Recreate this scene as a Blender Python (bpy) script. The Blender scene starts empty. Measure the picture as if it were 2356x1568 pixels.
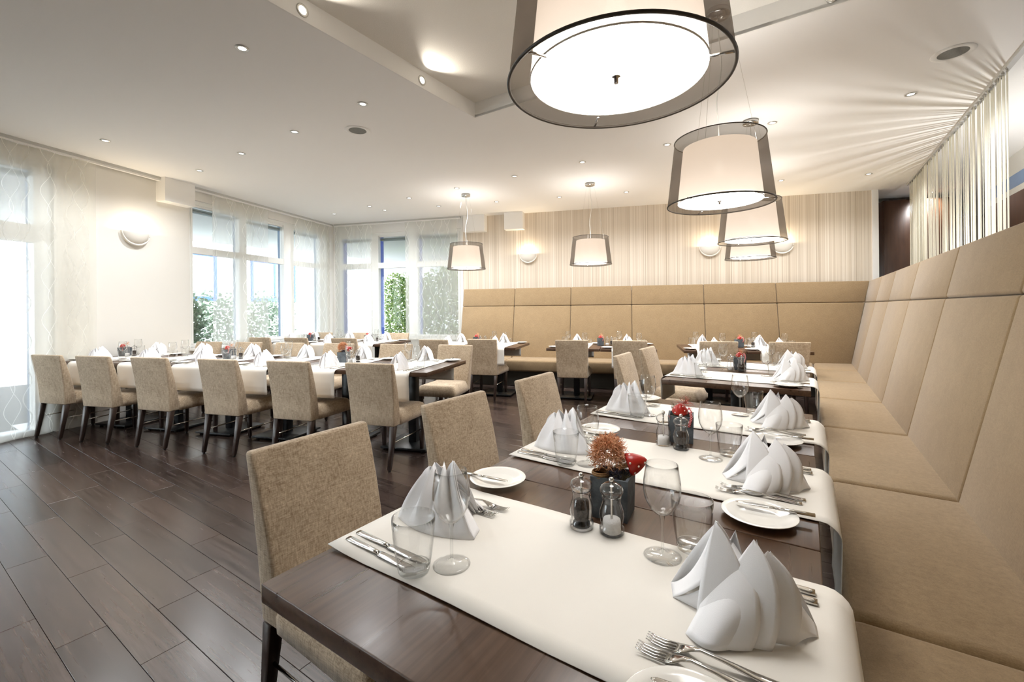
import bpy, bmesh, math, random
from mathutils import Vector, Matrix
R = math.radians
random.seed(7)

# ------------------------------------------------------------------ camera, world, exposure
sc = bpy.context.scene
C = sc.collection
H = 1.31                       # lens height
T1 = R(33.6)                   # heading of the bench-row axis
T2 = R(15.0)                   # heading of the room axis
HC = 3.10                      # ceiling height
cam_d = bpy.data.cameras.new('camera')
cam = bpy.data.objects.new('camera', cam_d)
C.objects.link(cam)
cam_d.sensor_width = 36.0
cam_d.lens = 1018.0 / 2356.0 * 36.0
cam_d.shift_y = -(784.0 - 708.4) / 2356.0
cam_d.clip_start = 0.02
cam.matrix_world = Matrix.Translation((0, 0, H)) @ Matrix.Rotation(R(90), 4, 'X') @ Matrix.Rotation(-0.0095, 4, 'Z')
sc.camera = cam

world = bpy.data.worlds.new('world')
sc.world = world
world.use_nodes = True
wn = world.node_tree.nodes
wn['Background'].inputs[0].default_value = (0.88, 0.945, 1.0, 1)
wn['Background'].inputs[1].default_value = 5.0
DOWNLIGHT_W = 30.0
PENDANT_W = 1.9
SCONCE_W = 3.2
sc.view_settings.view_transform = 'Standard'
sc.view_settings.look = 'None'
sc.view_settings.exposure = 1.56
sc.view_settings.gamma = 1.0
sc.view_settings.use_curve_mapping = False
cy = sc.cycles
cy.max_bounces = 9
cy.diffuse_bounces = 6
cy.glossy_bounces = 3
cy.transmission_bounces = 6
cy.transparent_max_bounces = 16
cy.use_adaptive_sampling = True
cy.adaptive_threshold = 0.05
cy.adaptive_min_samples = 16
cy.use_denoising = True
cy.sample_clamp_indirect = 1.3
cy.blur_glossy = 0.5
cy.caustics_reflective = False

# ------------------------------------------------------------------ frames
def p1(e, d, z=0.0):
    return Vector((e * math.cos(T1) + d * math.sin(T1), -e * math.sin(T1) + d * math.cos(T1), z))
def p2(e, d, z=0.0):
    return Vector((e * math.cos(T2) + d * math.sin(T2), -e * math.sin(T2) + d * math.cos(T2), z))

# ------------------------------------------------------------------ materials
def rgb(r, g, b):
    f = lambda c: (c / 255 / 12.92) if c / 255 <= 0.04045 else ((c / 255 + 0.055) / 1.055) ** 2.4
    return (f(r), f(g), f(b), 1)
class NT:
    def __init__(s, name):
        s.m = bpy.data.materials.new(name); s.m.use_nodes = True
        s.t = s.m.node_tree; s.b = s.t.nodes['Principled BSDF']; s.o = s.t.nodes['Material Output']
    def n(s, kind, **k):
        x = s.t.nodes.new(kind)
        for a, v in k.items(): setattr(x, a, v)
        return x
    def l(s, a, b): s.t.links.new(a, b)
    def set(s, **k):
        for a, v in k.items(): s.b.inputs[a.replace('_', ' ')].default_value = v
    def math(s, op, a, b=None, c=None):
        x = s.n('ShaderNodeMath', operation=op)
        for i, v in enumerate((a, b, c)):
            if v is None: continue
            if hasattr(v, 'is_linked'): s.l(v, x.inputs[i])
            else: x.inputs[i].default_value = v
        return x.outputs[0]
    def ramp(s, fac, stops):
        r = s.n('ShaderNodeValToRGB'); e = r.color_ramp.elements
        while len(e) < len(stops): e.new(0.5)
        for i, (p, c) in enumerate(stops): e[i].position = p; e[i].color = c
        s.l(fac, r.inputs[0]); return r.outputs[0]
    def coord(s, which='Object', scale=(1, 1, 1), rot=(0, 0, 0), loc=None):
        tc = s.n('ShaderNodeTexCoord'); mp = s.n('ShaderNodeMapping')
        mp.inputs['Scale'].default_value = scale; mp.inputs['Rotation'].default_value = rot
        s.l(tc.outputs[which], mp.inputs[0]); return mp.outputs[0]
    def noise(s, vec, scale, detail=3, rough=0.5, dim='3D', w=None):
        x = s.n('ShaderNodeTexNoise', noise_dimensions=dim)
        x.inputs['Scale'].default_value = scale; x.inputs['Detail'].default_value = detail
        x.inputs['Roughness'].default_value = rough
        if vec is not None and dim != '1D': s.l(vec, x.inputs['Vector'])
        if w is not None: s.l(w, x.inputs['W'])
        return x.outputs['Fac']
    def bump(s, h, strength=0.2, dist=0.01):
        x = s.n('ShaderNodeBump'); x.inputs['Strength'].default_value = strength; x.inputs['Distance'].default_value = dist
        s.l(h, x.inputs['Height']); s.l(x.outputs[0], s.b.inputs['Normal'])

def plain(name, col, rough=0.5, metal=0.0, spec=0.5, emit=None, es=0.0, coat=0.0):
    m = NT(name); m.set(Base_Color=col, Roughness=rough, Metallic=metal)
    m.b.inputs['Specular IOR Level'].default_value = spec
    if coat: m.b.inputs['Coat Weight'].default_value = coat; m.b.inputs['Coat Roughness'].default_value = 0.15
    if emit: m.b.inputs['Emission Color'].default_value = emit; m.b.inputs['Emission Strength'].default_value = es
    return m.m
def mottled(name, col, amount=0.06, scale=3.0, rough=0.6, bump=0.0, bscale=200, spec=0.3):
    m = NT(name)
    v = m.coord('Object'); f = m.noise(v, scale, 4)
    lo = tuple(c * (1 - amount) for c in col[:3]) + (1,); hi = tuple(min(1, c * (1 + amount)) for c in col[:3]) + (1,)
    m.l(m.ramp(f, [(0.3, lo), (0.7, hi)]), m.b.inputs['Base Color'])
    m.set(Roughness=rough); m.b.inputs['Specular IOR Level'].default_value = spec
    if bump: m.bump(m.noise(v, bscale, 2), bump, 0.002)
    return m.m
def fabric(name, dark, light, thread=900.0, contrast=(0.35, 0.65), bump=0.35):
    m = NT(name)
    a = m.noise(m.coord('Object', (1, 1, 0.09)), thread * 0.5, 3, 0.65)
    b = m.noise(m.coord('Object', (0.09, 0.09, 1)), thread, 3, 0.65)
    c = m.noise(m.coord('Object'), 9, 3)
    s = m.math('ADD', m.math('MULTIPLY', a, 0.42), m.math('MULTIPLY', b, 0.42))
    s = m.math('ADD', s, m.math('MULTIPLY', c, 0.16))
    m.l(m.ramp(s, [(contrast[0], dark), (contrast[1], light)]), m.b.inputs['Base Color'])
    m.set(Roughness=0.85); m.b.inputs['Specular IOR Level'].default_value = 0.2
    m.b.inputs['Sheen Weight'].default_value = 0.25; m.b.inputs['Sheen Roughness'].default_value = 0.5
    m.bump(s, bump, 0.0015)
    return m.m
def wood(name, c0, c1, scale=(9, 1.0, 9), rough=(0.28, 0.4), per_object=0.0, spec=0.5, bump=0.05, distort=0.4):
    m = NT(name)
    tc = m.n('ShaderNodeTexCoord'); mp = m.n('ShaderNodeMapping'); mp.inputs['Scale'].default_value = scale
    if per_object:
        oi = m.n('ShaderNodeObjectInfo'); gi = m.n('ShaderNodeNewGeometry')
        rr = m.math('ADD', oi.outputs['Random'], gi.outputs['Random Per Island'])
        cx = m.n('ShaderNodeCombineXYZ')
        m.l(m.math('MULTIPLY', rr, 37.0), cx.inputs[0]); m.l(m.math('MULTIPLY', rr, 11.0), cx.inputs[1])
        va = m.n('ShaderNodeVectorMath', operation='ADD'); m.l(tc.outputs['Object'], va.inputs[0]); m.l(cx.outputs[0], va.inputs[1])
        m.l(va.outputs[0], mp.inputs[0])
    else:
        m.l(tc.outputs['Object'], mp.inputs[0])
    v = mp.outputs[0]
    n1 = m.noise(v, 2.2, 4, 0.55); n2 = m.noise(v, 12, 2, 0.5)
    x = m.n('ShaderNodeTexNoise'); x.inputs['Scale'].default_value = 3.0; x.inputs['Detail'].default_value = 3
    x.inputs['Distortion'].default_value = distort; m.l(v, x.inputs['Vector'])
    s = m.math('ADD', m.math('MULTIPLY', n1, 0.4), m.math('ADD', m.math('MULTIPLY', n2, 0.13), m.math('MULTIPLY', x.outputs['Fac'], 0.42)))
    if per_object: s = m.math('ADD', s, m.math('MULTIPLY', m.math('SUBTRACT', m.math('FRACT', m.math('MULTIPLY', rr, 7.0)), 0.5), per_object))
    m.l(m.ramp(s, [(0.3, c0), (0.7, c1)]), m.b.inputs['Base Color'])
    m.l(m.math('ADD', m.math('MULTIPLY', n1, rough[1] - rough[0]), rough[0]), m.b.inputs['Roughness'])
    m.b.inputs['Specular IOR Level'].default_value = spec
    if bump: m.bump(n2, bump, 0.002)
    return m.m
def thin_glass(name, tint=(0.993, 0.995, 0.993, 1), edge=(0.45, 0.47, 0.47, 1), gloss=1.35, start=0.82):
    m = NT(name); m.t.nodes.remove(m.b)
    tr = m.n('ShaderNodeBsdfTransparent'); gl = m.n('ShaderNodeBsdfGlossy'); mx = m.n('ShaderNodeMixShader')
    gl.inputs['Roughness'].default_value = 0.02
    lw = m.n('ShaderNodeLayerWeight'); lw.inputs['Blend'].default_value = 0.5
    m.l(m.ramp(lw.outputs['Facing'], [(start, tint), (1.0, edge)]), tr.inputs['Color'])
    f5 = m.math('POWER', lw.outputs['Facing'], 4.0)
    m.l(m.math('MULTIPLY', m.math('ADD', m.math('MULTIPLY', f5, 0.80), 0.035), gloss), mx.inputs[0])
    m.l(tr.outputs[0], mx.inputs[1]); m.l(gl.outputs[0], mx.inputs[2]); m.l(mx.outputs[0], m.o.inputs[0])
    return m.m
def solid_glass(name, col=(1, 1, 1, 1), ior=1.47, rough=0.0):
    m = NT(name); m.t.nodes.remove(m.b)
    g = m.n('ShaderNodeBsdfGlass'); g.inputs['Color'].default_value = col; g.inputs['IOR'].default_value = ior
    g.inputs['Roughness'].default_value = rough; m.l(g.outputs[0], m.o.inputs[0]); return m.m
def sheer(name, col, opac, translucent=0.6, pattern=None, emit=None, es=0):
    """see-through cloth: part of the light passes the weave, the rest meets the threads"""
    m = NT(name); m.t.nodes.remove(m.b)
    tr = m.n('ShaderNodeBsdfTransparent'); df = m.n('ShaderNodeBsdfDiffuse'); tl = m.n('ShaderNodeBsdfTranslucent')
    df.inputs[0].default_value = col; tl.inputs[0].default_value = col
    a = m.n('ShaderNodeMixShader'); a.inputs[0].default_value = translucent
    m.l(df.outputs[0], a.inputs[1]); m.l(tl.outputs[0], a.inputs[2]); last = a.outputs[0]
    if emit:
        em = m.n('ShaderNodeEmission'); em.inputs[0].default_value = emit; em.inputs[1].default_value = es
        ad = m.n('ShaderNodeAddShader'); m.l(last, ad.inputs[0]); m.l(em.outputs[0], ad.inputs[1]); last = ad.outputs[0]
    b = m.n('ShaderNodeMixShader')
    if pattern: m.l(pattern(m, opac), b.inputs[0])
    else: b.inputs[0].default_value = opac
    m.l(tr.outputs[0], b.inputs[1]); m.l(last, b.inputs[2]); m.l(b.outputs[0], m.o.inputs[0])
    return m.m
def wavy(m, opac):
    """embroidered wavy lines on sheer cloth (cloth lies in its local x-z plane)"""
    tc = m.n('ShaderNodeTexCoord'); sp = m.n('ShaderNodeSeparateXYZ'); m.l(tc.outputs['Object'], sp.inputs[0])
    x, z = sp.outputs[0], sp.outputs[2]
    tot = None
    for amp, per, k, ph in ((0.045, 0.30, 2 * math.pi / 0.46, 0.0), (-0.05, 0.30, 2 * math.pi / 0.46, 0.5), (0.03, 0.37, 2 * math.pi / 0.40, 1.4)):
        sh = m.math('MULTIPLY', m.math('SINE', m.math('ADD', m.math('MULTIPLY', z, k), ph)), amp)
        f = m.math('FRACT', m.math('DIVIDE', m.math('ADD', m.math('ADD', x, sh), 10.0 + ph * 0.11), per))
        d = m.math('ABSOLUTE', m.math('SUBTRACT', f, 0.5))
        ln = m.math('LESS_THAN', d, 0.011)
        tot = ln if tot is None else m.math('MAXIMUM', tot, ln)
    return m.math('ADD', m.math('MULTIPLY', tot, 0.30), opac)
def emission(name, col, s):
    m = NT(name); m.t.nodes.remove(m.b); e = m.n('ShaderNodeEmission')
    e.inputs[0].default_value = col; e.inputs[1].default_value = s; m.l(e.outputs[0], m.o.inputs[0]); return m.m
def wallpaper(name):
    m = NT(name)
    tc = m.n('ShaderNodeTexCoord'); sp = m.n('ShaderNodeSeparateXYZ'); m.l(tc.outputs['Object'], sp.inputs[0])
    a = m.noise(None, 55, 2, 0.7, '1D', sp.outputs[0]); b = m.noise(None, 9, 2, 0.6, '1D', sp.outputs[0])
    s = m.math('ADD', m.math('MULTIPLY', a, 0.65), m.math('MULTIPLY', b, 0.35))
    m.l(m.ramp(s, [(0.30, rgb(178, 162, 142)), (0.45, rgb(210, 197, 179)), (0.60, rgb(226, 215, 200)), (0.72, rgb(236, 228, 217))]), m.b.inputs['Base Color'])
    m.set(Roughness=0.75); return m.m
def speckled_red(name):
    m = NT(name); m.set(Base_Color=rgb(170, 30, 18), Roughness=0.35); return m.m
def gingham(name):
    m = NT(name); ck = m.n('ShaderNodeTexChecker'); ck.inputs['Scale'].default_value = 220
    ck.inputs[1].default_value = rgb(178, 30, 36); ck.inputs[2].default_value = rgb(225, 170, 170)
    m.l(m.coord('Object'), ck.inputs[0]); m.l(ck.outputs[0], m.b.inputs['Base Color']); m.set(Roughness=0.8); return m.m
def leafy(name, c0, c1):
    m = NT(name); g = m.n('ShaderNodeNewGeometry')
    m.l(m.ramp(g.outputs['Random Per Island'], [(0.0, c0), (1.0, c1)]), m.b.inputs['Base Color']); m.set(Roughness=0.6)
    return m.m

def leaf_mat(name, c0, c1):
    m = NT(name); g = m.n('ShaderNodeNewGeometry'); col = m.ramp(g.outputs['Random Per Island'], [(0.0, c0), (1.0, c1)])
    m.t.nodes.remove(m.b); d = m.n('ShaderNodeBsdfDiffuse'); t = m.n('ShaderNodeBsdfTranslucent'); x = m.n('ShaderNodeMixShader'); x.inputs[0].default_value = 0.45
    m.l(col, d.inputs[0]); m.l(col, t.inputs[0]); m.l(d.outputs[0], x.inputs[1]); m.l(t.outputs[0], x.inputs[2]); m.l(x.outputs[0], m.o.inputs[0]); return m.m
M = {}
M['white'] = mottled('white_paint', rgb(245, 244, 241), 0.012, 1.5, 0.7)
M['ceiling'] = mottled('ceiling_paint', rgb(250, 249, 247), 0.006, 0.8, 0.8)
M['coffer'] = mottled('textured_ceiling_paper', rgb(240, 237, 230), 0.03, 260, 0.85, 0.5, 180)
M['wall'] = mottled('pale_wall_paint', rgb(232, 230, 224), 0.015, 1.0, 0.75)
M['paper'] = wallpaper('striped_wallpaper')
M['frame'] = plain('white_window_frame', rgb(242, 243, 240), 0.35)
M['blue'] = plain('blue_outer_frame', rgb(36, 72, 170), 0.4)
M['slateblue'] = plain('slate_blue_outer_frame', rgb(84, 108, 134), 0.4)
M['pane'] = thin_glass('window_glass', (0.97, 0.985, 0.985, 1), (0.75, 0.8, 0.82, 1), 0.6)
M['rail'] = plain('grey_rail', rgb(196, 196, 192), 0.4)
M['sheer'] = sheer('sheer_curtain_cloth', (0.93, 0.93, 0.88, 1), 0.50, 0.55, wavy)
M['plank'] = wood('dark_floor_plank', rgb(36, 27, 24), rgb(76, 61, 54), (0.9, 17, 9), (0.18, 0.32), 0.26, 0.6, 0.0, 0.35)
M['subfloor'] = plain('dark_joint', rgb(28, 22, 20), 0.8)
M['tabletop'] = wood('dark_walnut_top', rgb(60, 42, 30), rgb(100, 75, 57), (22, 1.0, 22), (0.24, 0.34), 0.0, 0.5, 0.02)
M['black'] = plain('black_metal', rgb(30, 32, 34), 0.35, 0.3)
M['legwood'] = wood('dark_leg_wood', rgb(36, 26, 22), rgb(66, 50, 42), (12, 12, 1.2), (0.3, 0.4))
M['chair'] = fabric('beige_chair_fabric', rgb(138, 116, 92), rgb(214, 196, 170), 420, (0.36, 0.64), 0.5)
M['bench'] = fabric('tan_bench_fabric', rgb(128, 107, 79), rgb(160, 137, 105), 500, (0.34, 0.66), 0.3)
M['steel'] = plain('polished_steel', rgb(205, 203, 198), 0.12, 1.0)
M['chrome'] = plain('chrome', rgb(215, 214, 212), 0.1, 1.0)
M['china'] = plain('white_china', rgb(246, 244, 238), 0.12, 0, 0.6, coat=0.3)
M['napkin'] = mottled('white_napkin_linen', rgb(250, 250, 252), 0.005, 12, 0.8, 0.12, 900)
M['runner'] = mottled('white_runner_cloth', rgb(240, 236, 228), 0.01, 6, 0.75, 0.05, 700)
M['glass'] = thin_glass('drinking_glass')
M['glassbase'] = thin_glass('thick_glass_base', (0.98, 0.985, 0.98, 1), (0.42, 0.45, 0.44, 1), 1.8, 0.6)
M['acrylic'] = thin_glass('clear_acrylic', (0.97, 0.97, 0.97, 1), (0.30, 0.30, 0.30, 1), 2.6, 0.35)
M['pepper'] = mottled('black_peppercorns', rgb(48, 38, 32), 0.8, 260, 0.7, 1.0, 260)
M['salt'] = mottled('white_salt', rgb(245, 244, 242), 0.03, 300, 0.7, 0.4, 300)
M['slate'] = mottled('dark_slate_pot', rgb(88, 94, 99), 0.35, 22, 0.75, 0.6, 90)
M['soil'] = mottled('dark_moss_soil', rgb(52, 44, 26), 0.5, 60, 0.9, 1.0, 120)
M['mush'] = speckled_red('red_toadstool_cap')
M['dot'] = plain('white_dot', rgb(240, 232, 222), 0.6)
M['stalk'] = plain('cream_toadstool_stalk', rgb(206, 186, 150), 0.7)
M['fibre'] = leafy('orange_fibres', rgb(176, 104, 62), rgb(238, 190, 146))
M['redfibre'] = leafy('red_fibres', rgb(160, 52, 40), rgb(216, 120, 96))
M['twine'] = mottled('jute_twine', rgb(150, 116, 80), 0.3, 120, 0.9, 0.6, 200)
M['thistle'] = leafy('dark_thistle', rgb(34, 34, 48), rgb(80, 74, 92))
M['sprig'] = leafy('dry_green_sprig', rgb(60, 60, 34), rgb(112, 98, 60))
M['ribbon'] = gingham('red_gingham_ribbon')
M['sheershade'] = sheer('dark_organza', (0.11, 0.095, 0.08, 1), 0.70, 0.4)
M['inshade'] = sheer('cream_shade_cloth', (0.56, 0.485, 0.415, 1), 0.97, 0.7)
M['diffuser'] = emission('lit_diffuser', (1.0, 0.97, 0.93, 1), 5.5)
M['ring'] = plain('dark_brown_ring', rgb(52, 44, 34), 0.5)
M['cable'] = plain('white_cable', rgb(235, 235, 230), 0.5)
M['lens'] = emission('lit_lamp_lens', (1.0, 0.97, 0.9, 1), 2.5)
M['ringmetal'] = plain('brushed_trim_ring', rgb(200, 198, 192), 0.3, 0.8)
M['grille'] = mottled('grey_speaker_grille', rgb(128, 127, 122), 0.25, 400, 0.7)
M['plaster'] = plain('white_plaster', rgb(236, 232, 224), 0.6)
M['bulb'] = emission('lit_bulb', (1.0, 0.9, 0.74, 1), 2.5)
M['strand'] = sheer('cream_strand', (0.90, 0.88, 0.78, 1), 0.88, 0.5)
M['cabinet'] = wood('dark_brown_veneer', rgb(62, 38, 24), rgb(86, 58, 38), (8, 8, 0.8), (0.35, 0.45))
M['plinth'] = plain('grey_plinth', rgb(78, 76, 70), 0.6)
M['ground'] = mottled('pale_paving', rgb(225, 225, 222), 0.06, 2, 0.9)
M['leaf'] = leaf_mat('hedge_leaves', rgb(96, 138, 70), rgb(206, 218, 150))
M['leaf2'] = leaf_mat('grey_green_leaves', rgb(120, 142, 118), rgb(200, 210, 190))
M['facade'] = mottled('white_render', rgb(236, 238, 240), 0.02, 1, 0.8)
M['roofgrey'] = plain('grey_roof_edge', rgb(150, 160, 160), 0.6)
M['facadeglass'] = plain('pale_blue_glass', rgb(186, 204, 224), 0.15)

# ------------------------------------------------------------------ mesh helpers
class MB:
    def __init__(s): s.v = []; s.f = []
    def add(s, vs, fs):
        o = len(s.v); s.v += [tuple(v) for v in vs]; s.f += [tuple(i + o for i in f) for f in fs]; return s
    def box(s, x0, x1, y0, y1, z0, z1, mat=None):
        vs = [Vector((x, y, z)) for z in (z0, z1) for y in (y0, y1) for x in (x0, x1)]
        if mat: vs = [mat @ v for v in vs]
        return s.add(vs, [(0, 2, 3, 1), (4, 5, 7, 6), (0, 1, 5, 4), (1, 3, 7, 5), (3, 2, 6, 7), (2, 0, 4, 6)])
    def lathe(s, prof, seg=24, c=(0, 0), cap=False):
        vs = []; fs = []
        n = len(prof)
        for r, z in prof:
            for k in range(seg):
                a = 2 * math.pi * k / seg; vs.append((c[0] + r * math.cos(a), c[1] + r * math.sin(a), z))
        for i in range(n - 1):
            for k in range(seg):
                k2 = (k + 1) % seg; fs.append((i * seg + k, i * seg + k2, (i + 1) * seg + k2, (i + 1) * seg + k))
        if cap: fs.append(tuple(range(seg - 1, -1, -1))); fs.append(tuple((n - 1) * seg + k for k in range(seg)))
        return s.add(vs, fs)
    def tube(s, pts, r, seg=8, cap=True):
        pts = [Vector(p) for p in pts]; n = len(pts); vs = []; fs = []
        rr = r if isinstance(r, (list, tuple)) else [r] * n
        up = Vector((0, 0, 1))
        for i, p in enumerate(pts):
            t = (pts[min(i + 1, n - 1)] - pts[max(i - 1, 0)]).normalized()
            a = t.cross(up) if abs(t.z) < 0.95 else t.cross(Vector((1, 0, 0)))
            a.normalize(); b = t.cross(a)
            for k in range(seg):
                th = 2 * math.pi * k / seg; vs.append(p + (a * math.cos(th) + b * math.sin(th)) * rr[i])
        for i in range(n - 1):
            for k in range(seg):
                k2 = (k + 1) % seg; fs.append((i * seg + k, i * seg + k2, (i + 1) * seg + k2, (i + 1) * seg + k))
        if cap: fs.append(tuple(range(seg - 1, -1, -1))); fs.append(tuple((n - 1) * seg + k for k in range(seg)))
        return s.add(vs, fs)
    def grid(s, fn, nu, nv):
        vs = [fn(i / nu, j / nv) for j in range(nv + 1) for i in range(nu + 1)]
        fs = [(j * (nu + 1) + i, j * (nu + 1) + i + 1, (j + 1) * (nu + 1) + i + 1, (j + 1) * (nu + 1) + i) for j in range(nv) for i in range(nu)]
        return s.add(vs, fs)
    def torus(s, Rr, r, z, seg=48, ms=8, c=(0, 0)):
        vs = []; fs = []
        for i in range(seg):
            a = 2 * math.pi * i / seg
            for k in range(ms):
                b = 2 * math.pi * k / ms
                vs.append((c[0] + (Rr + r * math.cos(b)) * math.cos(a), c[1] + (Rr + r * math.cos(b)) * math.sin(a), z + r * math.sin(b)))
        for i in range(seg):
            for k in range(ms):
                i2 = (i + 1) % seg; k2 = (k + 1) % ms
                fs.append((i * ms + k, i2 * ms + k, i2 * ms + k2, i * ms + k2))
        return s.add(vs, fs)
    def mesh(s, name, mat, smooth=False):
        me = bpy.data.meshes.new(name); me.from_pydata(s.v, [], s.f); me.update()
        bm = bmesh.new(); bm.from_mesh(me); bmesh.ops.recalc_face_normals(bm, faces=bm.faces); bm.to_mesh(me); bm.free()
        me.materials.append(M[mat] if isinstance(mat, str) else mat)
        if smooth:
            for p in me.polygons: p.use_smooth = True
        return me
    def build(s, name, mat, parent=None, loc=(0, 0, 0), rz=0.0, smooth=False):
        return link(name, s.mesh(name, mat, smooth), parent, loc, rz)
def link(name, me, parent=None, loc=(0, 0, 0), rz=0.0, rot=None):
    o = bpy.data.objects.new(name, me); C.objects.link(o)
    o.parent = parent; o.location = loc; o.rotation_euler = rot if rot else (0, 0, rz)
    return o
def bev(verts, faces, r, seg, name, mat, smooth=True):
    bm = bmesh.new(); vs = [bm.verts.new(v) for v in verts]
    for f in faces: bm.faces.new([vs[i] for i in f])
    bmesh.ops.recalc_face_normals(bm, faces=bm.faces)
    bmesh.ops.bevel(bm, geom=list(bm.edges), offset=r, segments=seg, profile=0.5, affect='EDGES', clamp_overlap=True)
    me = bpy.data.meshes.new(name); bm.to_mesh(me); bm.free()
    me.materials.append(M[mat] if isinstance(mat, str) else mat)
    if smooth:
        for p in me.polygons: p.use_smooth = True
        try: me.set_sharp_from_angle(angle=R(50))
        except Exception: pass
    return me
HEX = [(0, 2, 3, 1), (4, 5, 7, 6), (0, 1, 5, 4), (1, 3, 7, 5), (3, 2, 6, 7), (2, 0, 4, 6)]
def rbox(x0, x1, y0, y1, z0, z1, r, seg, name, mat):
    return bev([(x, y, z) for z in (z0, z1) for y in (y0, y1) for x in (x0, x1)], HEX, r, seg, name, mat)
def tag(o, label=None, cat=None, group=None, kind=None):
    if label: o['label'] = label
    if cat: o['category'] = cat
    if group: o['group'] = group
    if kind: o['kind'] = kind
    return o
def empty(name, loc=(0, 0, 0), rz=0.0, parent=None):
    o = bpy.data.objects.new(name, None); C.objects.link(o); o.location = loc; o.rotation_euler = (0, 0, rz); o.parent = parent
    o.empty_display_size = 0.1
    return o
def copy_tree(o, parent=None):
    c = o.copy(); C.objects.link(c); c.parent = parent
    for ch in [x for x in o.children]: copy_tree(ch, c)
    return c
PROTO = {}
def place(kind, maker, loc, rz, label, cat, group=None):
    """first use builds the thing, later uses copy it with its parts"""
    if kind not in PROTO:
        PROTO[kind] = maker(); o = PROTO[kind]
    else:
        o = copy_tree(PROTO[kind])
    for k in ('label', 'category', 'group'):
        if k in o: del o[k]
    o.location = loc; o.rotation_euler = (0, 0, rz)
    return tag(o, label, cat, group)
def lamp(name, kind, loc, energy, col, parent=None, radius=0.05, **k):
    l = bpy.data.lights.new(name, kind); l.energy = energy; l.color = col
    if hasattr(l, 'shadow_soft_size'): l.shadow_soft_size = radius
    for a, v in k.items(): setattr(l, a, v)
    o = bpy.data.objects.new(name, l); C.objects.link(o); o.location = loc; o.parent = parent
    return o
def struct(name, mb, mat, loc=(0, 0, 0), rz=0.0, parent=None):
    o = mb.build(name, mat, parent, loc, rz)
    if parent is None: o['kind'] = 'structure'
    return o
M['lens'].cycles.emission_sampling = 'NONE'; M['bulb'].cycles.emission_sampling = 'NONE'; 

# ------------------------------------------------------------------ floor
floor = struct('floor', MB().box(-12, 7, -9, 14, -0.1, -0.012), 'subfloor', rz=-T1)
PL, PW, PD0 = 0.972, 0.1543, 0.443
plank_me = bev([(x, y, z) for z in (-0.012, 0.0) for y in (0.0008, PW - 0.0008) for x in (0.0008, PL - 0.0008)], HEX, 0.0011, 1, 'plank', 'plank', smooth=False)
known = {-1: -2.762, 0: -2.445, 1: -2.067, 2: -2.385}
def project(v):
    x, y, z = v.x, v.y, v.z - H
    if y < 0.25: return None
    u = x / y * 1018; w = -z / y * 1018
    return 1178 + u, 708.4 - 0.0095 * u + w
planks = []
for k in range(-30, 62):
    d0 = PD0 + k * PW
    off = known.get(k, random.Random(k * 13 + 5).uniform(-PL, 0))
    n0 = math.floor((-11.5 - off) / PL)
    for n in range(n0, n0 + 19):
        e0 = off + n * PL
        c = p1(e0 + PL / 2, d0 + PW / 2)
        e2 = c.x * math.cos(T2) - c.y * math.sin(T2); dd2 = c.x * math.sin(T2) + c.y * math.cos(T2)
        if e2 < -6.55 or dd2 > 9.9 or dd2 < -4.2 or e0 > 4.0: continue
        pj = [project(p1(e0 + a * PL, d0 + b * PW)) for a in (0, 1) for b in (0, 1)]
        area = 0.0
        if all(q is not None for q in pj):
            us = [min(max(q[0], 0), 2356) for q in pj]; vs_ = [min(max(q[1], 0), 1568) for q in pj]
            a, b, c_, d_ = [(us[i], vs_[i]) for i in (0, 1, 3, 2)]
            quad = [a, b, c_, d_]
            area = abs(sum(quad[i][0] * quad[(i + 1) % 4][1] - quad[(i + 1) % 4][0] * quad[i][1] for i in range(4))) / 2
            uc = sum(us) / 4; vc = sum(vs_) / 4
            if uc > 600 and vc > 1050: area *= 0.02         # under the near tables
            if uc > 1880: area *= 0.02                        # under the bench
        planks.append((area, e0, d0))
planks.sort(reverse=True)
for a, e0, d0 in planks[:295]:
    o = link('plank', plank_me, floor, (e0, d0, 0))
rest = MB()
for a, e0, d0 in planks[295:]:
    rest.box(e0 + 0.0012, e0 + PL - 0.0012, d0 + 0.0012, d0 + PW - 0.0012, -0.012, 0.0)
ro = rest.build('distant_planks', 'plank', floor); ro['kind'] = 'stuff'

# ------------------------------------------------------------------ ceiling with sunk field
CE0, CE1, CD0, CD1, CZ = -2.57, 1.10, -4.0, 3.27, HC + 0.135
cm = MB()
for x0, x1, y0, y1 in ((-13, CE0, -9, 15), (CE1, 8, -9, 15), (CE0, CE1, CD1, 15), (CE0, CE1, -9, CD0)):
    cm.box(x0, x1, y0, y1, HC, HC + 0.02)
ceil = struct('ceiling', cm, 'ceiling', rz=-T1)
MB().box(CE0, CE1, CD0, CD1, CZ, CZ + 0.02).build('sunk_field', 'coffer', ceil)
tr = MB()
tr.box(CE0 - 0.012, CE0, CD0, CD1 + 0.012, HC - 0.004, CZ + 0.02); tr.box(CE1, CE1 + 0.012, CD0, CD1 + 0.012, HC - 0.004, CZ + 0.02)
tr.box(CE0, CE1, CD1, CD1 + 0.012, HC - 0.004, CZ + 0.02); tr.box(CE0, CE1, CD0 - 0.012, CD0, HC - 0.004, CZ + 0.02)
tr.build('sunk_field_edge', 'white', ceil)

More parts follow.
